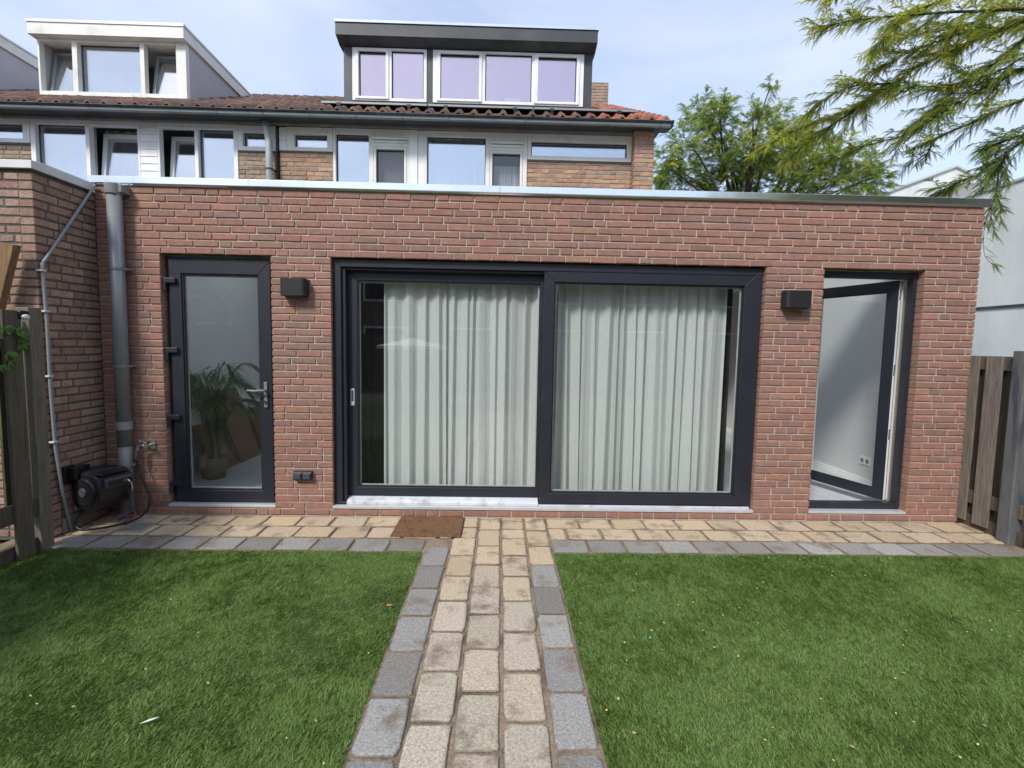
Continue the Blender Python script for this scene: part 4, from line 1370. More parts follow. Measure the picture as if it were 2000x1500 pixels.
prof = []
for k in range(28):
    t = 2 * math.pi * k / 28
    e = 0.62
    prof.append((0.165 * math.copysign(abs(math.cos(t)) ** e, math.cos(t)), 0.170 * math.copysign(abs(math.sin(t)) ** e, math.sin(t)) + (0.008 if math.sin(t) > 0.5 else 0)))
body = reel(MB().prism(prof, 0, -0.145, 0.175), 'reel_casing', MT['black'], rl, bevel=0.012)
disc = MB()
disc.tube([(-0.146, 0, 0), (-0.165, 0, 0)], [0.135, 0.125], 32)
reel(disc, 'side_disc', MT['black'], rl, bevel=0.004)
reel(MB().tube([(-0.165, 0, 0), (-0.175, 0, 0)], [0.045, 0.040], 24), 'hub_cap', MT['blackgrey'], rl, bevel=0.003)
mb = MB()
mb.prism([(-0.155, 0.02), (-0.186, 0.03), (-0.186, 0.115), (-0.155, 0.125)], 0, -0.10, 0.165)
sl_ = reel(mb, 'outlet_surround', MT['blackgrey'], rl, bevel=0.012)
reel(MB().box(-0.075, 0.15, -0.190, -0.184, 0.048, 0.098), 'outlet_slot', MT['lampblack'], rl, bevel=0.004)
reel(MB().prism([(-0.165, 0.160), (-0.10, 0.188), (0.10, 0.188), (0.16, 0.160)], 0, -0.12, 0.15), 'lid', MT['black'], rl, bevel=0.008)
mb = MB()
mb.box(XL + 0.001, XL + 0.03, -0.47, -0.37, 0.40, 0.545)
mb.box(XL + 0.03, XL + 0.10, -0.44, -0.34, 0.43, 0.53)
mb.box(XL + 0.001, XL + 0.06, -0.38, -0.25, 0.30, 0.52)
mb.build('wall_bracket', MT['black'], rl, bevel=0.008)
nzl = MB()
nzl.tube(smoothpath([rw(0.085, -0.185, 0.075), rw(0.09, -0.215, 0.07), rw(0.105, -0.225, 0.03), rw(0.11, -0.222, -0.03)]), 0.0095, 10)
nzl.build('hose_end', MT['chrome'], rl, smooth=True)
mb = MB()
a, b = Vector(rw(0.11, -0.222, -0.03)), Vector(rw(0.112, -0.215, -0.20))
L3 = lambda t: a.lerp(b, t)
mb.tube([L3(0), L3(0.15), L3(0.2), L3(0.35), L3(0.40), L3(0.75), L3(0.82), L3(1.0)], [0.018, 0.02, 0.016, 0.021, 0.019, 0.020, 0.024, 0.022], 14)
mb.tube([tuple(rw(0.085, -0.185, 0.075)), tuple(rw(0.07, -0.20, 0.078))], 0.020, 12)
mb.build('hose_connector', MT['blackgrey'], rl)
sg = thing('spray_nozzle', (-3.05, -0.42, 0.02), 'grey and red hose nozzle hanging below the reel onto the paving', 'nozzle')
p0 = L3(1.0)
MB().tube([p0, p0 + Vector((0.0, 0, -0.03)), p0 + Vector((-0.03, -0.01, -0.06)), p0 + Vector((-0.10, -0.03, -0.085))], [0.018, 0.02, 0.022, 0.030], 12).build('nozzle_body', MT['blackgrey'], sg)
MB().tube([p0 + Vector((-0.045, -0.02, -0.045)), p0 + Vector((-0.03, -0.026, -0.075)), p0 + Vector((0.03, -0.02, -0.07)), p0 + Vector((0.035, -0.01, -0.035))], 0.007, 8).build('trigger', MT['red'], sg)

# ================================================================== FENCES
def board(mb, x0, x1, y0, y1, z0, z1, col, dy=0.0, dx=0.0):
    """fence board, leaning dy along the fence between foot and top"""
    vs = [(x0, y0, z0), (x1, y0, z0), (x1, y1, z0), (x0, y1, z0), (x0 + dx, y0 + dy, z1), (x1 + dx, y0 + dy, z1), (x1 + dx, y1 + dy, z1), (x0 + dx, y1 + dy, z1)]
    mb.add(vs, [(0, 3, 2, 1), (4, 5, 6, 7), (0, 1, 5, 4), (1, 2, 6, 5), (2, 3, 7, 6), (3, 0, 4, 7)], col)


WG = (0.19, 0.160, 0.132)
rf = thing('wooden_fence', (4.36, -1.4, 0), 'weathered board fence at the right edge, starting at the extension corner', 'fence')
rr = random.Random(9)
mb = MB()
for (a, b) in ((0.012, -0.082), (-0.15, -0.295)):
    board(mb, 4.325, 4.343, b, a, 0.045 + rr.uniform(0, 0.01), 1.572, vary(WG, 0.2))
y = -0.62
while y > -4.4:
    if abs(y + 0.07 + 2.38) > 0.12:
        board(mb, 4.325, 4.343, y - 0.14, y, 0.04, 1.572, vary(WG, 0.25))
    y -= 0.205
mb.build_each('front_board', MT['wood'], rf, bevel=0.002)
mb = MB()
y = 0.0
while y > -4.4:
    board(mb, 4.384, 4.402, y - 0.14, y, 0.05, 1.57, vary((0.11, 0.085, 0.05), 0.3))
    y -= 0.19
mb.build_each('back_board', MT['wood'], rf, bevel=0.002)
mb = MB()
for (ya, yb) in ((-0.405, 0.01), (-2.38, -0.525), (-4.4, -2.5)):
    for (z0, z1) in ((1.45, 1.56), (0.22, 0.335)):
        mb.box(4.3435, 4.3835, ya, yb, z0, z1, vary((0.13, 0.10, 0.07), 0.2))
mb.build_each('rail', MT['wood'], rf, bevel=0.002)
for yy in (-0.465, -2.44, -4.44):
    MB().prism([(4.285, yy - 0.055), (4.285, yy + 0.045), (4.30, yy + 0.06), (4.40, yy + 0.06), (4.40, yy - 0.06), (4.295, yy - 0.06)], 2, -0.02, 1.62).build('concrete_post', MT['concrete'], rf, bevel=0.005)
MB().box(4.35, 4.39, -4.4, 0.01, -0.02, 0.11).build('gravel_board', MT['soil'], rf)

lf_ = thing('wooden_fence', (-3.45, -1.6, 0), 'dark mossy board fence at the left edge in front of the neighbouring wall', 'fence')
WL = (0.115, 0.095, 0.065)
mb = MB()
board(mb, -3.415, -3.393, -0.995, -0.865, 0.0, 1.77, vary(WL, 0.1), dy=-0.012)
y = -1.17
while y > -4.0:
    board(mb, -3.415, -3.393, y - 0.14, y, 0.1, 1.77, vary(WL, 0.25))
    y -= 0.20
mb.build_each('front_board', MT['wood'], lf_, bevel=0.002)
mb = MB()
for y in np.arange(-0.845, -4.0, -0.19):
    board(mb, -3.478, -3.460, y - 0.145, y, 0.25, 1.74, vary((0.085, 0.085, 0.035), 0.3))
mb.build_each('back_board', MT['wood'], lf_, bevel=0.002)
mb = MB()
for (z0, z1) in ((0.265, 0.395), (1.50, 1.61)):
    mb.box(-3.4595, -3.4155, -4.0, -0.806, z0, z1, vary(WL, 0.2))
mb.build_each('rail', MT['wood'], lf_, bevel=0.002)
MB().prism([(-3.505, -0.805), (-3.505, -0.70), (-3.402, -0.70), (-3.402, -0.805)], 2, -0.02, 1.80, (0.17, 0.15, 0.11)).build('fence_post', MT['wood'], lf_, bevel=0.005)
MB().box(-3.47, -3.43, -4.0, -0.81, -0.02, 0.10).build('gravel_board', MT['soil'], lf_)

ml = thing('motion_sensor_light', (-3.40, -0.83, 1.73), 'small black and white domed sensor light on the left fence post', 'sensor light')
c = np.array([-3.385, -0.862, 1.738])
MB().box(-3.41, -3.375, -0.90, -0.825, 1.712, 1.772).build('housing', MT['black'], ml, bevel=0.012)
mb = MB()
n, vs, fs = 16, [], []
for j in range(7):
    a = j / 6 * math.pi / 2
    for k in range(n):
        t = 2 * math.pi * k / n
        vs.append((c[0] + 0.010 + 0.022 * math.sin(a), c[1] + 0.030 * math.cos(a) * math.cos(t), c[2] - 0.012 + 0.022 * math.cos(a) * math.sin(t)))
for j in range(6):
    for k in range(n):
        fs.append((j * n + k, j * n + (k + 1) % n, (j + 1) * n + (k + 1) % n, (j + 1) * n + k))
mb.add(vs, fs)
mb.build('sensor_dome', mat('milky_plastic', (0.6, 0.62, 0.62), 0.3), ml, smooth=True)

# leaning timber
q0, q1 = pt(18, 478, 1, -0.70), pt(-22, 640, 1, -0.70)
mb = MB()
w = 0.052
mb.add([(q1[0] - w, -0.72, q1[2]), (q1[0] + w, -0.72, q1[2]), (q1[0] + w, -0.66, q1[2]), (q1[0] - w, -0.66, q1[2]),
        (q0[0] - w, -0.72, q0[2] + 0.012), (q0[0] + w, -0.72, q0[2]), (q0[0] + w, -0.66, q0[2]), (q0[0] - w, -0.66, q0[2] + 0.012)],
       [(0, 3, 2, 1), (4, 5, 6, 7), (0, 1, 5, 4), (1, 2, 6, 5), (2, 3, 7, 6), (3, 0, 4, 7)], (0.22, 0.13, 0.06))
tag(mb.build('timber_post', MT['wood'], bevel=0.003), 'brown timber leaning against the neighbouring brick wall above the left fence', 'timber')

# creeper on left fence
cl = thing('climbing_plant', (-3.38, -1.03, 1.3), 'green leafy creeper hanging over the left fence top', 'plant')
rr = random.Random(12)
stem = MB()
lv = MB()
for (px0, py0, n) in ((8, 640, 2), (45, 655, 3), (42, 672, 3), (12, 690, 3), (5, 712, 4), (22, 705, 3), (-18, 650, 3), (-25, 700, 4), (30, 648, 2)):
    c = Vector(pt(px0, py0, 0, -3.37))
    stem.tube([c, Vector(pt(-30, 640 + rr.uniform(-10, 40), 0, -3.40))], 0.0015, 5)
    for k in range(n + 2):
        a = rr.uniform(-2.6, 0.6)
        l = rr.uniform(0.045, 0.075)
        d = Vector((rr.uniform(-0.1, 0.5), math.cos(a), math.sin(a))).normalized()
        s = d.cross(Vector((1, 0.3, 0.2))).normalized() * l * 0.30
        u = Vector((0.25, 0, 0)) * l
        g = vary((0.16, 0.32, 0.07), 0.3)
        lv.add([c, c + d * l * 0.3 + s * 0.8, c + d * l * 0.6 + s + u * 0.3, c + d * l, c + d * l * 0.6 - s + u * 0.3, c + d * l * 0.3 - s * 0.8, c + d * l * 0.5 + u], 
               [(0, 1, 6), (1, 2, 6), (2, 3, 6), (3, 4, 6), (4, 5, 6), (5, 0, 6)], g)
stem.build('stem', MT['bark'], cl)
lv.build('foliage', MT['leaf'], cl, smooth=True)

# ================================================================== SMALL THINGS ON THE PAVING
mb = MB()
n1, n2 = 60, 44
vs, fs = [], []
for j in range(n2 + 1):
    for i in range(n1 + 1):
        u, v = i / n1, j / n2
        e = (i in (0, n1) or j in (0, n2))
        x = -0.885 + u * 0.585 + 0.012 * v * 0 + RNG.uniform(-.0015, .0015) - 0.0 * v
        y = -0.495 + v * 0.455 + RNG.uniform(-.0015, .0015)
        vs.append((x, y, 0.004 if e else 0.021 + RNG.uniform(-0.003, 0.003)))
for j in range(n2):
    for i in range(n1):
        k = j * (n1 + 1) + i
        fs.append((k, k + 1, k + n1 + 2, k + n1 + 1))
mb.add(vs, fs)
tag(mb.build('doormat', MT['coir']), 'brown coir doormat on the beige paving by the sliding door', 'doormat')

dr = thing('drain_cover', (-3.03, -0.34, 0.0), 'square metal drain grate in the beige paving near the hose', 'drain')
mb = MB()
cx, cy = -3.035, -0.345
mb.plate(0, 0.21, 0, 0.21, [(0.02, 0.19, 0.02, 0.19)], 0, 0.012)
mb.v = [(cx - 0.105 + x, cy - 0.105 + z, 0.0005 + y) for (x, y, z) in mb.v]
mb.f = [tuple(reversed(f)) for f in mb.f]
mb.build('rim', MT['steel'], dr, bevel=0.002)
mb = MB()
g = MB()
for i in range(8):
    a = cx - 0.083 + i * 0.0237
    mb.box(a - 0.004, a + 0.004, cy - 0.084, cy + 0.084, 0.003, 0.0105)
for i in range(8):
    a = cy - 0.083 + i * 0.0237
    mb.box(cx - 0.084, cx + 0.084, a - 0.004, a + 0.004, 0.0025, 0.0100)
mb.tube([(cx, cy, 0.004), (cx, cy, 0.0112)], 0.018, 16)
mb.build('grate', MT['steel'], dr)
MB().box(cx - 0.084, cx + 0.084, cy - 0.084, cy + 0.084, 0.0006, 0.0016).build('drain_well', MT['lampblack'], dr)

# ================================================================== INTERIOR THINGS
c1 = wavy('curtain', -1.10, 0.52, 0.27, 0.09, 2.58, MT['curtain'], amp=0.034, wl=0.050, seed=21, n=520, drift=0.03)
tag(c1, 'white sheer curtain hanging behind the left glass of the sliding door', 'curtain', 'curtains behind the sliding door')
c2 = wavy('curtain', 0.54, 2.16, 0.27, 0.09, 2.58, MT['curtain'], amp=0.034, wl=0.050, seed=23, n=520, drift=0.05)
tag(c2, 'white sheer curtain hanging behind the right glass of the sliding door', 'curtain', 'curtains behind the sliding door')
c3 = wavy('curtain', -1.62, -1.09, 0.46, 0.09, 2.58, MT['dark_curtain'], amp=0.03, wl=0.07, seed=24, n=200)
tag(c3, 'charcoal curtain bunched at the left end of the sliding door', 'curtain', 'curtains behind the sliding door')
c4 = wavy('curtain', 2.13, 2.285, 0.46, 0.09, 2.58, MT['dark_curtain'], amp=0.03, wl=0.05, seed=25, n=80)
tag(c4, 'narrow charcoal curtain strip at the right end of the sliding door', 'curtain', 'curtains behind the sliding door')
c5 = wavy('curtain', 2.10, 2.14, 0.60, 0.09, 2.58, MT['dark_curtain'], amp=0.03, wl=0.05, seed=26, n=30)
bpy.data.objects.remove(c5)

pp = thing('potted_palm', (-3.12, 0.95, 0.08), 'leafy green palm in a dark pot standing inside the left glazed door', 'plant')
MB().tube([(-3.12, 0.95, 0.08), (-3.12, 0.95, 0.085), (-3.12, 0.95, 0.28), (-3.12, 0.95, 0.30), (-3.12, 0.95, 0.27)], [0.10, 0.11, 0.145, 0.155, 0.13], 28).build('pot', MT['wicker'], pp, smooth=True)
mb = MB()
st = MB()
rr = random.Random(77)
for k in range(30):
    a = rr.uniform(0, 6.28)
    L_ = rr.uniform(0.55, 0.95)
    hgt = rr.uniform(0.70, 1.22)
    b0 = Vector((-3.12 + rr.uniform(-.05, .05), 0.95 + rr.uniform(-.05, .05), 0.27))
    dirv = Vector((math.cos(a), math.sin(a), 0))
    pts = []
    for j in range(13):
        t = j / 12
        out_ = L_ * (t ** 1.7) * 0.62
        zz = hgt * math.sin(t * 2.0) / math.sin(1.57) * (1 - 0.22 * t * t)
        pp_ = b0 + dirv * out_ + Vector((0, 0, zz))
        pp_.x = max(pp_.x, -3.43)
        pts.append(pp_)
    st.tube(pts, [0.006 * (1 - 0.8 * j / 12) + 0.001 for j in range(13)], 5)
    for j in range(8, 49):
        t = j / 48 * 12
        i = min(int(t), 11)
        p = pts[i].lerp(pts[i + 1], t - i)
        tg = (pts[min(i + 1, 12)] - pts[i]).normalized()
        sd_ = tg.cross(Vector((0, 0, 1)))
        if sd_.length < 0.1: sd_ = Vector((-dirv.y, dirv.x, 0))
        sd_.normalize()
        ll = 0.24 * math.sin(math.pi * min(1, (j - 5) / 44)) ** 0.6 + 0.03
        for s in (-1, 1):
            dd = (tg * 0.75 + sd_ * s * 0.8 + Vector((0, 0, -0.25))).normalized()
            ww = dd.cross(Vector((0, 0, 1))).normalized() * 0.0055
            e = p + dd * ll + Vector((0, 0, -0.05 * ll / 0.2))
            mid = p + dd * ll * 0.5
            for q_ in (e, mid): q_.x = max(q_.x, -3.44)
            mb.add([p, mid + ww, e, mid - ww], [(0, 1, 2, 3)], vary((0.07, 0.15, 0.035), 0.35))
st.build('stem', mat('palm_stem', (0.12, 0.15, 0.04), 0.6), pp)
mb.build('fronds', MT['palm'], pp)


def lean_board(name, yc, w, h, foot, thick, col, label, cat, grp, tilt=0.12, dz=0.0):
    mb = MB()
    xw = XL + 0.095
    x1_ = xw + 0.016
    t = thick
    ya, yb = yc - w / 2, yc + w / 2
    vs = [(foot, ya, 0.083), (foot + t, ya, 0.083), (foot + t, yb, 0.083), (foot, yb, 0.083),
          (x1_, ya + tilt, h), (x1_ + t, ya + tilt, h), (x1_ + t, yb + tilt, h + dz), (x1_, yb + tilt, h + dz)]
    mb.add(vs, [(0, 3, 2, 1), (4, 5, 6, 7), (0, 1, 5, 4), (1, 2, 6, 5), (2, 3, 7, 6), (3, 0, 4, 7)], col)
    o = mb.build(name, MT['board'], bevel=0.002)
    tag(o, label, cat, grp)


lean_board('wooden_board', 1.35, 0.42, 0.62, -3.20, 0.02, (0.17, 0.095, 0.05), 'short brown board leaning inside the left door, nearest the palm', 'board', 'boards leaning inside the left door', tilt=-0.08)
lean_board('wooden_board', 1.86, 0.50, 0.98, -3.18, 0.02, (0.19, 0.11, 0.06), 'tall brown board leaning inside the left door, topmost behind the short one', 'board', 'boards leaning inside the left door', tilt=-0.12)
lean_board('wooden_board', 2.55, 0.62, 0.66, -3.17, 0.02, (0.15, 0.085, 0.045), 'low brown board leaning inside the left door, half hidden by the door frame', 'board', 'boards leaning inside the left door', tilt=0.0)

# ================================================================== LITTER ON THE LAWNS
def bit(name, x, y, z, l, w, rot, col, label, cat, grp=None, src=None):
    if src is None:
        mb = MB()
        vs = [(-l / 2, 0, 0.001), (-l * .2, w / 2, 0.003), (l * .25, w * .42, 0.003), (l / 2, 0, 0.002), (l * .25, -w * .42, 0.0015), (-l * .2, -w / 2, 0.0015), (0, 0, 0.006)]
        mb.add(vs, [(0, 6, 1), (1, 6, 2), (2, 6, 3), (3, 6, 4), (4, 6, 5), (5, 6, 0), (0, 1, 2, 3, 4, 5)], col)
        o = mb.build(name, MT['debris'])
    else:
        o = src.copy()
        COL.objects.link(o)
    o.location = (x, y, z)
    o.rotation_euler = (random.uniform(-0.3, 0.3), random.uniform(-0.3, 0.3), rot)
    return tag(o, label, cat, grp)


p = pt(292, 1408, 2, 0.015)
bit('white_feather', p[0], p[1], 0.016, 0.085, 0.012, 0.1, (0.7, 0.68, 0.62), 'thin white feather lying on the lower left lawn', 'feather')
p = pt(760, 1182, 2, 0.02)
bit('dry_leaf', p[0], p[1], 0.02, 0.035, 0.024, 0.4, (0.62, 0.22, 0.06), 'orange dry leaf on the left lawn close to the path edge', 'leaf')
src = None
for (px0, py0) in ((60, 1358), (72, 1374), (143, 1380), (285, 1306), (407, 1333), (388, 1235), (334, 1170), (560, 1441), (633, 1490), (720, 1275), (543, 1149), (617, 1407)):
    p = pt(px0, py0, 2, 0.018)
    o = bit('dry_petal', p[0], p[1], 0.016, 0.015, 0.008, random.uniform(0, 3), (0.62, 0.45, 0.16), 'small dry yellow petal fallen on the left lawn', 'petal', 'petals on the left lawn', src)
    if src is None: src = o
src = None
src2 = None
right = [(1490, 1137), (1243, 1121), (1625, 1124), (1479, 1149), (1502, 1089), (1562, 1092), (1398, 1085), (1237, 1154), (1325, 1181), (1354, 1176), (1412, 1201), (1480, 1217), (1443, 1187),
         (1297, 1216), (1273, 1231), (1374, 1231), (1220, 1254), (1224, 1290), (1134, 1217), (1396, 1264), (1442, 1281), (1604, 1365), (1748, 1324), (1765, 1314), (1650, 1286),
         (1933, 1212), (1890, 1234), (1973, 1243), (1990, 1193), (1937, 1230), (1764, 1260), (1770, 1232), (1740, 1151), (1823, 1149), (1690, 1123), (1626, 1116), (1605, 1107), (1509, 1421),
         (1750, 1393), (1665, 1458), (1875, 1478), (1628, 1485), (1208, 1363), (1239, 1431), (1494, 1445), (1785, 1410), (1910, 1453), (1922, 1417), (1208, 1365), (1185, 1386), (1860, 1103), (1738, 1091)]
for i, (px0, py0) in enumerate(right):
    p = pt(px0, py0, 2, 0.018)
    if i % 4 == 3:
        o = bit('dry_leaf', p[0], p[1], 0.017, 0.022, 0.012, random.uniform(0, 3), (0.42, 0.26, 0.12), 'small brown leaf scrap fallen on the right lawn', 'leaf', 'leaf scraps on the right lawn', src2)
        src2 = src2 or o
    else:
        o = bit('dry_petal', p[0], p[1], 0.016, 0.012, 0.008, random.uniform(0, 3), (0.72, 0.55, 0.12), 'small yellow petal fallen on the right lawn', 'petal', 'petals on the right lawn', src)
        src = src or o
p = pt(1270, 1246, 2, 0.02)
bit('confetti_scrap', p[0], p[1], 0.02, 0.018, 0.014, 1.0, (0.05, 0.45, 0.62), 'tiny bright blue scrap on the right lawn', 'scrap')
p = pt(1437, 1049, 2, 0.0)
bit('paper_scrap', p[0], p[1], 0.004, 0.06, 0.03, 0.4, (0.42, 0.58, 0.47), 'crumpled pale green scrap on the beige paving', 'scrap')


# ================================================================== TREES
def leaves_np(pos, dirs, length, npairs, cols, lw=0.26, droop=0.42, seed=0, wid=0.22):
    """pinnate leaves: a curved rachis carrying pairs of narrow leaflets; everything vectorised"""
    r = np.random.default_rng(seed)
    n = len(pos)
    d = dirs / np.linalg.norm(dirs, axis=1, keepdims=True)
    up = np.tile([0.0, 0, 1.0], (n, 1)) + r.normal(0, 0.45, (n, 3))
    s = np.cross(d, up)
    s /= np.linalg.norm(s, axis=1, keepdims=True) + 1e-9
    u = np.cross(s, d)
    Ls = length * r.uniform(0.7, 1.2, n)
    Vs, Cs = [], []
    ts = np.linspace(0.12, 1.0, npairs)
    grav = np.array([0, 0, -1.0])
    for t in ts:
        p = pos + d * (Ls * t)[:, None] + grav * (Ls * droop * t * t)[:, None]
        ll = Ls * lw * (1 - 0.45 * abs(t - 0.45) * 1.6)
        for sg in (-1, 1):
            ax = d * 0.55 + s * sg * 0.85 + grav * 0.30 + r.normal(0, 0.10, (n, 3))
            ax /= np.linalg.norm(ax, axis=1, keepdims=True)
            wv = np.cross(ax, u)
            wv /= np.linalg.norm(wv, axis=1, keepdims=True) + 1e-9
            w = (ll * wid)[:, None]
            e = p + ax * ll[:, None]
            m_ = p + ax * (ll * 0.5)[:, None]
            Vs.append(np.stack([p, m_ + wv * w, e, m_ - wv * w], 1))
            Cs.append(cols * r.uniform(0.85, 1.15, (n, 1)))
    # rachis
    e = pos + d * Ls[:, None] + grav * (Ls * droop)[:, None]
    m_ = pos + d * (Ls * 0.5)[:, None] + grav * (Ls * droop * 0.25)[:, None]
    w = s * 0.0022
    Vs.append(np.stack([pos - w, pos + w, m_ + w, m_ - w], 1)); Cs.append(cols * 0.7)
    Vs.append(np.stack([m_ - w, m_ + w, e + w * 0.3, e - w * 0.3], 1)); Cs.append(cols * 0.7)
    V = np.concatenate(Vs, 0).reshape(-1, 3)
    C = np.concatenate(Cs, 0)
    Fc = np.arange(len(V)).reshape(-1, 4)
    return V, Fc, C


YEL = np.array([0.60, 0.60, 0.07]); MIDG = np.array([0.33, 0.42, 0.075]); DRK = np.array([0.13, 0.21, 0.055])

# --- honey locust whose limbs reach in from the right
tr = thing('honey_locust_tree', (10.5, 2.5, 0), 'feathery yellow green tree reaching over the extension from the upper right', 'tree', 'feathery leaved garden trees')
limbs = [  # (pixels..., depth start, depth end, yellow share, density)
    ([(2250, 60), (2060, 20), (1900, 22), (1790, 28), (1700, 36), (1640, 45), (1600, 52)], 2.4, 3.4, 0.75, 1.0),
    ([(2250, -60), (2050, -60), (1850, -45), (1700, -25), (1610, -6)], 2.2, 3.3, 0.8, 1.0),
    ([(2250, 10), (2100, -20), (1960, -30), (1840, 0), (1760, 40), (1720, 80)], 2.8, 3.6, 0.75, 1.1),
    ([(2250, 80), (2060, 30), (1956, 59), (1890, 84), (1855, 101), (1793, 130), (1747, 163), (1720, 182), (1692, 198), (1655, 216), (1600, 235), (1540, 262), (1490, 290)], 2.6, 5.2, 0.7, 1.6),
    ([(2250, 80), (2100, 30), (1990, 50), (1900, 60), (1820, 85), (1760, 110), (1720, 135)], 3.0, 3.8, 0.7, 1.2),
    ([(2060, 40), (1960, 20), (1900, 45), (1840, 60), (1780, 70), (1720, 95)], 3.2, 3.9, 0.75, 1.2),
    ([(1747, 163), (1700, 165), (1660, 170), (1615, 190), (1590, 215)], 3.9, 4.4, 0.6, 1.5),
    ([(1692, 198), (1640, 235), (1600, 262), (1570, 285), (1540, 310)], 4.4, 5.2, 0.7, 1.5),
    ([(2250, 60), (2080, 40), (2000, 77), (1956, 114), (1903, 150), (1868, 174), (1846, 194), (1820, 226), (1770, 262), (1700, 282), (1668, 292)], 2.2, 4.2, 0.35, 1.1),
    ([(1903, 150), (1868, 165), (1824, 168), (1790, 172), (1755, 182)], 3.0, 3.5, 0.35, 1.1),
    ([(1868, 174), (1840, 200), (1800, 235), (1775, 270), (1757, 285)], 3.2, 3.8, 0.3, 0.8),
    ([(2250, 150), (2090, 150), (2000, 194), (1956, 211), (1901, 238), (1857, 257), (1824, 275), (1813, 297), (1787, 314)], 2.0, 3.3, 0.25, 0.8),
    ([(2250, 140), (2100, 130), (2000, 135), (1950, 160), (1890, 190), (1850, 215), (1810, 240)], 2.3, 3.3, 0.4, 1.2),
    ([(2100, 130), (2010, 110), (1960, 135), (1910, 150), (1870, 130)], 2.3, 2.9, 0.3, 1.0),
    ([(2250, 260), (2080, 230), (2000, 275), (1965, 300), (1945, 325), (1900, 345), (1870, 358), (1840, 372)], 1.6, 2.6, 0.02, 1.15),
    ([(2100, 300), (2010, 265), (1965, 275), (1940, 285)], 1.8, 2.2, 0.02, 1.2),
    ([(1965, 300), (1950, 340), (1945, 380), (1930, 420)], 1.9, 2.2, 0.0, 0.7),
]
wood = MB()
P_, D_, C_ = [], [], []
rr = random.Random(101)
nr_ = np.random.default_rng(101)


def add_twig(base, d, length, yshare, step=0.031, col_shift=1.0, leafs=2, thick=0.004, gravity=0.10):
    pts_ = [Vector(base)]
    d = Vector(d).normalized()
    n = max(3, int(length / step))
    for j in range(n):
        d = (d + Vector((rr.gauss(0, .08), rr.gauss(0, .08), rr.gauss(0, .06) - gravity * step * 2))).normalized()
        pts_.append(pts_[-1] + d * step)
        t = j / n
        for k in range(leafs if rr.random() < 0.7 else 1):
            lat = d.cross(Vector((rr.gauss(0, .25), rr.gauss(0, .25), 1))).normalized() * (1 if (j + k) % 2 else -1)
            ld = (d * rr.uniform(0.5, 1.1) + lat * rr.uniform(0.4, 0.9) + Vector((rr.gauss(0, .15), rr.gauss(0, .15), rr.gauss(0.05, .2)))).normalized()
            P_.append(pts_[-1]); D_.append(ld)
            y = rr.random() < yshare * (0.55 + 0.6 * t)
            c = YEL if y else (MIDG if rr.random() < 0.5 + 0.4 * yshare else DRK)
            C_.append(c * rr.uniform(0.75, 1.25) * col_shift)
    wood.tube(pts_[::3] + [pts_[-1]], thick, 4, cap=False)


for (px_list, y0, y1, ysh, dens) in limbs:
    k = len(px_list)
    pts_ = [Vector(pt(q[0], q[1], 1, y0 + (y1 - y0) * i / (k - 1))) for i, q in enumerate(px_list)]
    pts_ = smoothpath(pts_, 5)
    n = len(pts_)
    r0 = 0.032 if px_list[0][0] > 2200 else 0.018
    wood.tube(pts_, [r0 * (1 - 0.93 * (i / (n - 1)) ** 0.55) + 0.003 for i in range(n)], 8)
    tot = sum((pts_[i + 1] - pts_[i]).length for i in range(n - 1))
    cnt = int(tot / 0.046 * dens)
    for j in range(cnt):
        t = (j + rr.random()) / cnt
        f_ = t * (n - 1)
        i = min(int(f_), n - 2)
        p = pts_[i].lerp(pts_[i + 1], f_ - i)
        tg = (pts_[i + 1] - pts_[i]).normalized()
        d = (tg + Vector((rr.gauss(0, .5), rr.gauss(0, .75), rr.gauss(0.12, .36)))).normalized()
        add_twig(p, d, rr.uniform(0.16, 0.62) * (1.1 - 0.5 * t), ysh)
    add_twig(pts_[-1], (pts_[-1] - pts_[-3]), 0.16, ysh)
# hanging twig beside the wall
hang = smoothpath([Vector(pt(1938, 395, 1, 1.4)), Vector(pt(1925, 430, 1, 1.4)), Vector(pt(1921, 470, 1, 1.4)), Vector(pt(1924, 500, 1, 1.4)), Vector(pt(1940, 518, 1, 1.4))], 5)
wood.tube(hang, 0.0025, 5)
for j in range(0, len(hang), 3):
    for s in range(2 if j > 2 else 1):
        P_.append(hang[j]); D_.append(Vector((rr.uniform(0.2, 1), rr.uniform(-0.5, 0.5), rr.uniform(-0.3, 0.4)))); C_.append(MIDG * 0.9)
for j in range(9):
    P_.append(hang[-1] + Vector((rr.uniform(-.02, .03), 0, rr.uniform(-.02, .02)))); D_.append(Vector((rr.uniform(0.2, 1), rr.uniform(-0.5, 0.5), rr.uniform(-0.3, 0.3)))); C_.append(MIDG)
trunk_top = Vector(pt(2250, 60, 1, 2.4))
wood.tube([(10.6, 2.6, -0.1), (10.55, 2.6, 1.2), (10.4, 2.5, 2.6), (10.0, 2.5, 4.2), (trunk_top.x + 0.3, 2.45, trunk_top.z - 0.4), trunk_top], [0.20, 0.17, 0.15, 0.13, 0.09, 0.05], 14)
for q in ((2250, 260, 1.6), (2250, 150, 2.0), (2250, 140, 2.3)):
    wood.tube([(10.2, 2.5, 3.2), Vector(pt(2300, q[1] + 60, 1, q[2])), Vector(pt(2250, q[1], 1, q[2]))], [0.07, 0.055, 0.05], 8)
wood.build('trunk', MT['bark'], tr, smooth=True)
V, Fc, C = leaves_np(np.array(P_), np.array(D_), 0.118, 10, np.array(C_), seed=5, lw=0.17, droop=0.42, wid=0.30)
np_obj('crown', V, Fc, C, MT['leaf'], tr)
print('near leaves', len(P_))

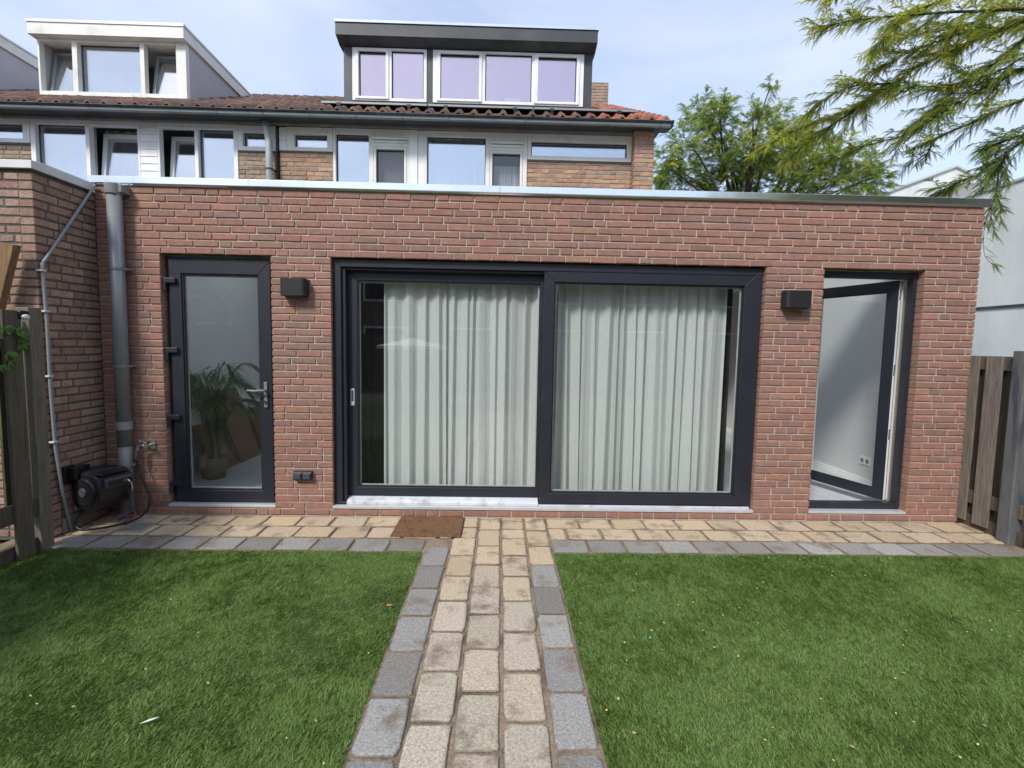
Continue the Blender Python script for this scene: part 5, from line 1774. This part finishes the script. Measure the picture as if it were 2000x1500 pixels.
# --- tree behind the extension
def crown_tree(root, trunkpts, trunkr, blobs, depth, nper, leaflen, ysh, seed, npairs=6, dark=0.25, leafs=2):
    global wood, P_, D_, C_, rr
    wood = MB(); P_, D_, C_ = [], [], []
    rr = random.Random(seed)
    wood.tube(trunkpts, trunkr, 12)
    top = Vector(trunkpts[-1])
    for (cx, cz, rad, cy, yb) in blobs:
        c = Vector((cx, cy, cz))
        st_ = top.lerp(c, 0.0)
        midp = top.lerp(c, 0.55) + Vector((rr.gauss(0, .15), rr.gauss(0, .15), 0.15))
        wood.tube(smoothpath([top, midp, c + Vector((0, 0, rad * 0.2))], 4), [0.055 - 0.045 * i / 8 for i in range(9)], 6)
        n = int(nper * rad * rad)
        for j in range(n):
            v = Vector((rr.gauss(0, 1), rr.gauss(0, 1), rr.gauss(0, 1))).normalized()
            rd = rad * rr.random() ** 0.45
            p = c + Vector((v.x * rd, v.y * rd * 0.9, v.z * rd * 0.8))
            d = (v + Vector((rr.gauss(0, .4), rr.gauss(0, .4), 0.35 + rr.gauss(0, .3)))).normalized()
            yy = yb if v.z > -0.2 else yb * 0.3
            if rr.random() < dark: yy = 0
            add_twig(p - d * 0.15, d, rr.uniform(0.18, 0.42), yy, step=0.045, leafs=leafs, gravity=0.4)
    wood.build('trunk', MT['bark'], root, smooth=True)
    V, Fc, C = leaves_np(np.array(P_), np.array(D_), leaflen, npairs, np.array(C_), seed=seed)
    np_obj('crown', V, Fc, C, MT['leaf'], root)
    print('leaves', len(P_))


t2 = thing('honey_locust_tree', (6.6, 9.0, 0), 'feathery green tree standing behind the flat roof beside the gable end', 'tree', 'feathery leaved garden trees')
YT = 9.0
SC = (YT + DIST) / F
bl = []
for (bx, by, br, yb) in ((1295, 330, 44, 0.55), (1330, 345, 55, 0.3), (1345, 285, 48, 0.3), (1375, 225, 40, 0.35), (1405, 215, 30, 0.3), (1400, 250, 42, 0.35), (1420, 310, 62, 0.3), (1450, 350, 60, 0.15),
                         (1490, 215, 26, 0.4), (1505, 170, 18, 0.35), (1470, 230, 22, 0.2), (1525, 240, 34, 0.5), (1480, 290, 55, 0.3), (1530, 300, 60, 0.5), (1560, 260, 40, 0.7), (1590, 310, 60, 0.4),
                         (1640, 300, 45, 0.5), (1640, 350, 55, 0.25), (1700, 320, 36, 0.25), (1690, 360, 50, 0.2), (1720, 345, 30, 0.15), (1540, 360, 70, 0.1), (1380, 370, 60, 0.15)):
    p = pt(bx, by, 1, YT + rr.uniform(-0.7, 0.7))
    bl.append((p[0], p[2], br * SC, p[1], yb))
crown_tree(t2, [(6.6, 9.0, -0.1), (6.55, 9.0, 1.5), (6.5, 9.0, 2.6), (6.55, 9.0, 3.4), (6.4, 9.0, 4.4)], [0.2, 0.17, 0.15, 0.12, 0.08], bl, 1.0, 185, 0.17, 0.4, 202, npairs=7)

# ================================================================== BEHIND THE CAMERA (seen only in reflections)
t3 = thing('garden_tree', (10.5, -9.5, 0), 'broad green tree in the opposite garden, mirrored in the metal coping', 'tree')
bl = [(10.9 + rr.uniform(-3.2, 3.6), 6.0 + rr.uniform(-2.2, 2.2), 1.7, -9.5 + rr.uniform(-1.6, 1.6), 0.2) for _ in range(20)]
crown_tree(t3, [(10.5, -9.5, -0.1), (10.5, -9.5, 2.2), (10.4, -9.5, 3.2)], [0.22, 0.18, 0.12], bl, 1.0, 100, 0.42, 0.2, 303, npairs=3, leafs=1)
t4 = thing('garden_tree', (-8.3, -10.5, 0), 'green tree in the opposite garden, mirrored in the left glazed door', 'tree')
bl = [(-8.3 + rr.uniform(-2.4, 2.4), 3.6 + rr.uniform(-1.4, 1.6), 1.2, -10.5 + rr.uniform(-1.4, 1.4), 0.2) for _ in range(7)]
crown_tree(t4, [(-8.3, -10.5, -0.1), (-8.3, -10.5, 1.6), (-8.3, -10.5, 2.6)], [0.2, 0.16, 0.1], bl, 1.0, 60, 0.34, 0.2, 304, npairs=3, leafs=1)
oh = thing('opposite_house', (-1.0, -18.5, 0), 'brown brick house across the gardens, mirrored in the sliding door', 'house')
MB().box(-16, 16, -24.0, -18.0, 0, 5.2).build('brick_wall', mat('opposite_brick', (0.17, 0.11, 0.075), 0.9, noise=0.3, nscale=3), oh)
MB().prism([(-17.5, 5.2), (-17.5, 5.35), (-21, 8.0), (-24.5, 5.35), (-24.5, 5.2)], 0, -16.3, 16.3).build('roof', mat('opposite_roof', (0.12, 0.06, 0.045), 0.9, noise=0.4, nscale=6), oh)
MB().box(-16.3, 16.3, -17.65, -17.51, 5.05, 5.24).build('gutter', MT['white'], oh)
w_ = MB()
for k in range(8):
    for z in (0.9, 3.4):
        w_.box(-14 + k * 3.9, -12.0 + k * 3.9, -17.99, -17.95, z, z + 1.4)
w_.build_each('window', MT['white'], oh)
g_ = MB()
for k in range(8):
    for z in (0.9, 3.4):
        g_.box(-13.9 + k * 3.9, -12.1 + k * 3.9, -17.949, -17.93, z + 0.1, z + 1.3)
g_.build_each('window_glass', MT['solar'], oh)
tag(MB().box(-14, 14, -13.05, -12.95, -0.05, 1.85).build('garden_fence', mat('fence_wood_far', (0.11, 0.09, 0.065), 0.9, noise=0.4, nscale=5, stretch=(12, 1, 0.5))),
    'long brown wooden fence closing the garden behind the camera', 'fence')
pr = thing('parasol', (-2.35, -8.6, 0), 'open white parasol in the garden, mirrored in the sliding door', 'parasol')
n = 8
PX, PR = -2.35, 0.95
vs = [(PX, -8.6, 1.72)] + [(PX + PR * math.cos(2 * math.pi * k / n), -8.6 + PR * math.sin(2 * math.pi * k / n), 1.50) for k in range(n)] + [(PX, -8.6, 1.68)] + \
     [(PX + PR * math.cos(2 * math.pi * k / n), -8.6 + PR * math.sin(2 * math.pi * k / n), 1.42) for k in range(n)]
mb = MB()
mb.add(vs, [(0, 1 + k, 1 + (k + 1) % n) for k in range(n)] + [(n + 1, n + 2 + (k + 1) % n, n + 2 + k) for k in range(n)] + [(1 + k, n + 2 + k, n + 2 + (k + 1) % n, 1 + (k + 1) % n) for k in range(n)])
mb.build('canopy', MT['white'], pr)
MB().tube([(PX, -8.6, 0), (PX, -8.6, 1.68)], 0.025, 10).build('pole', MT['alu'], pr)
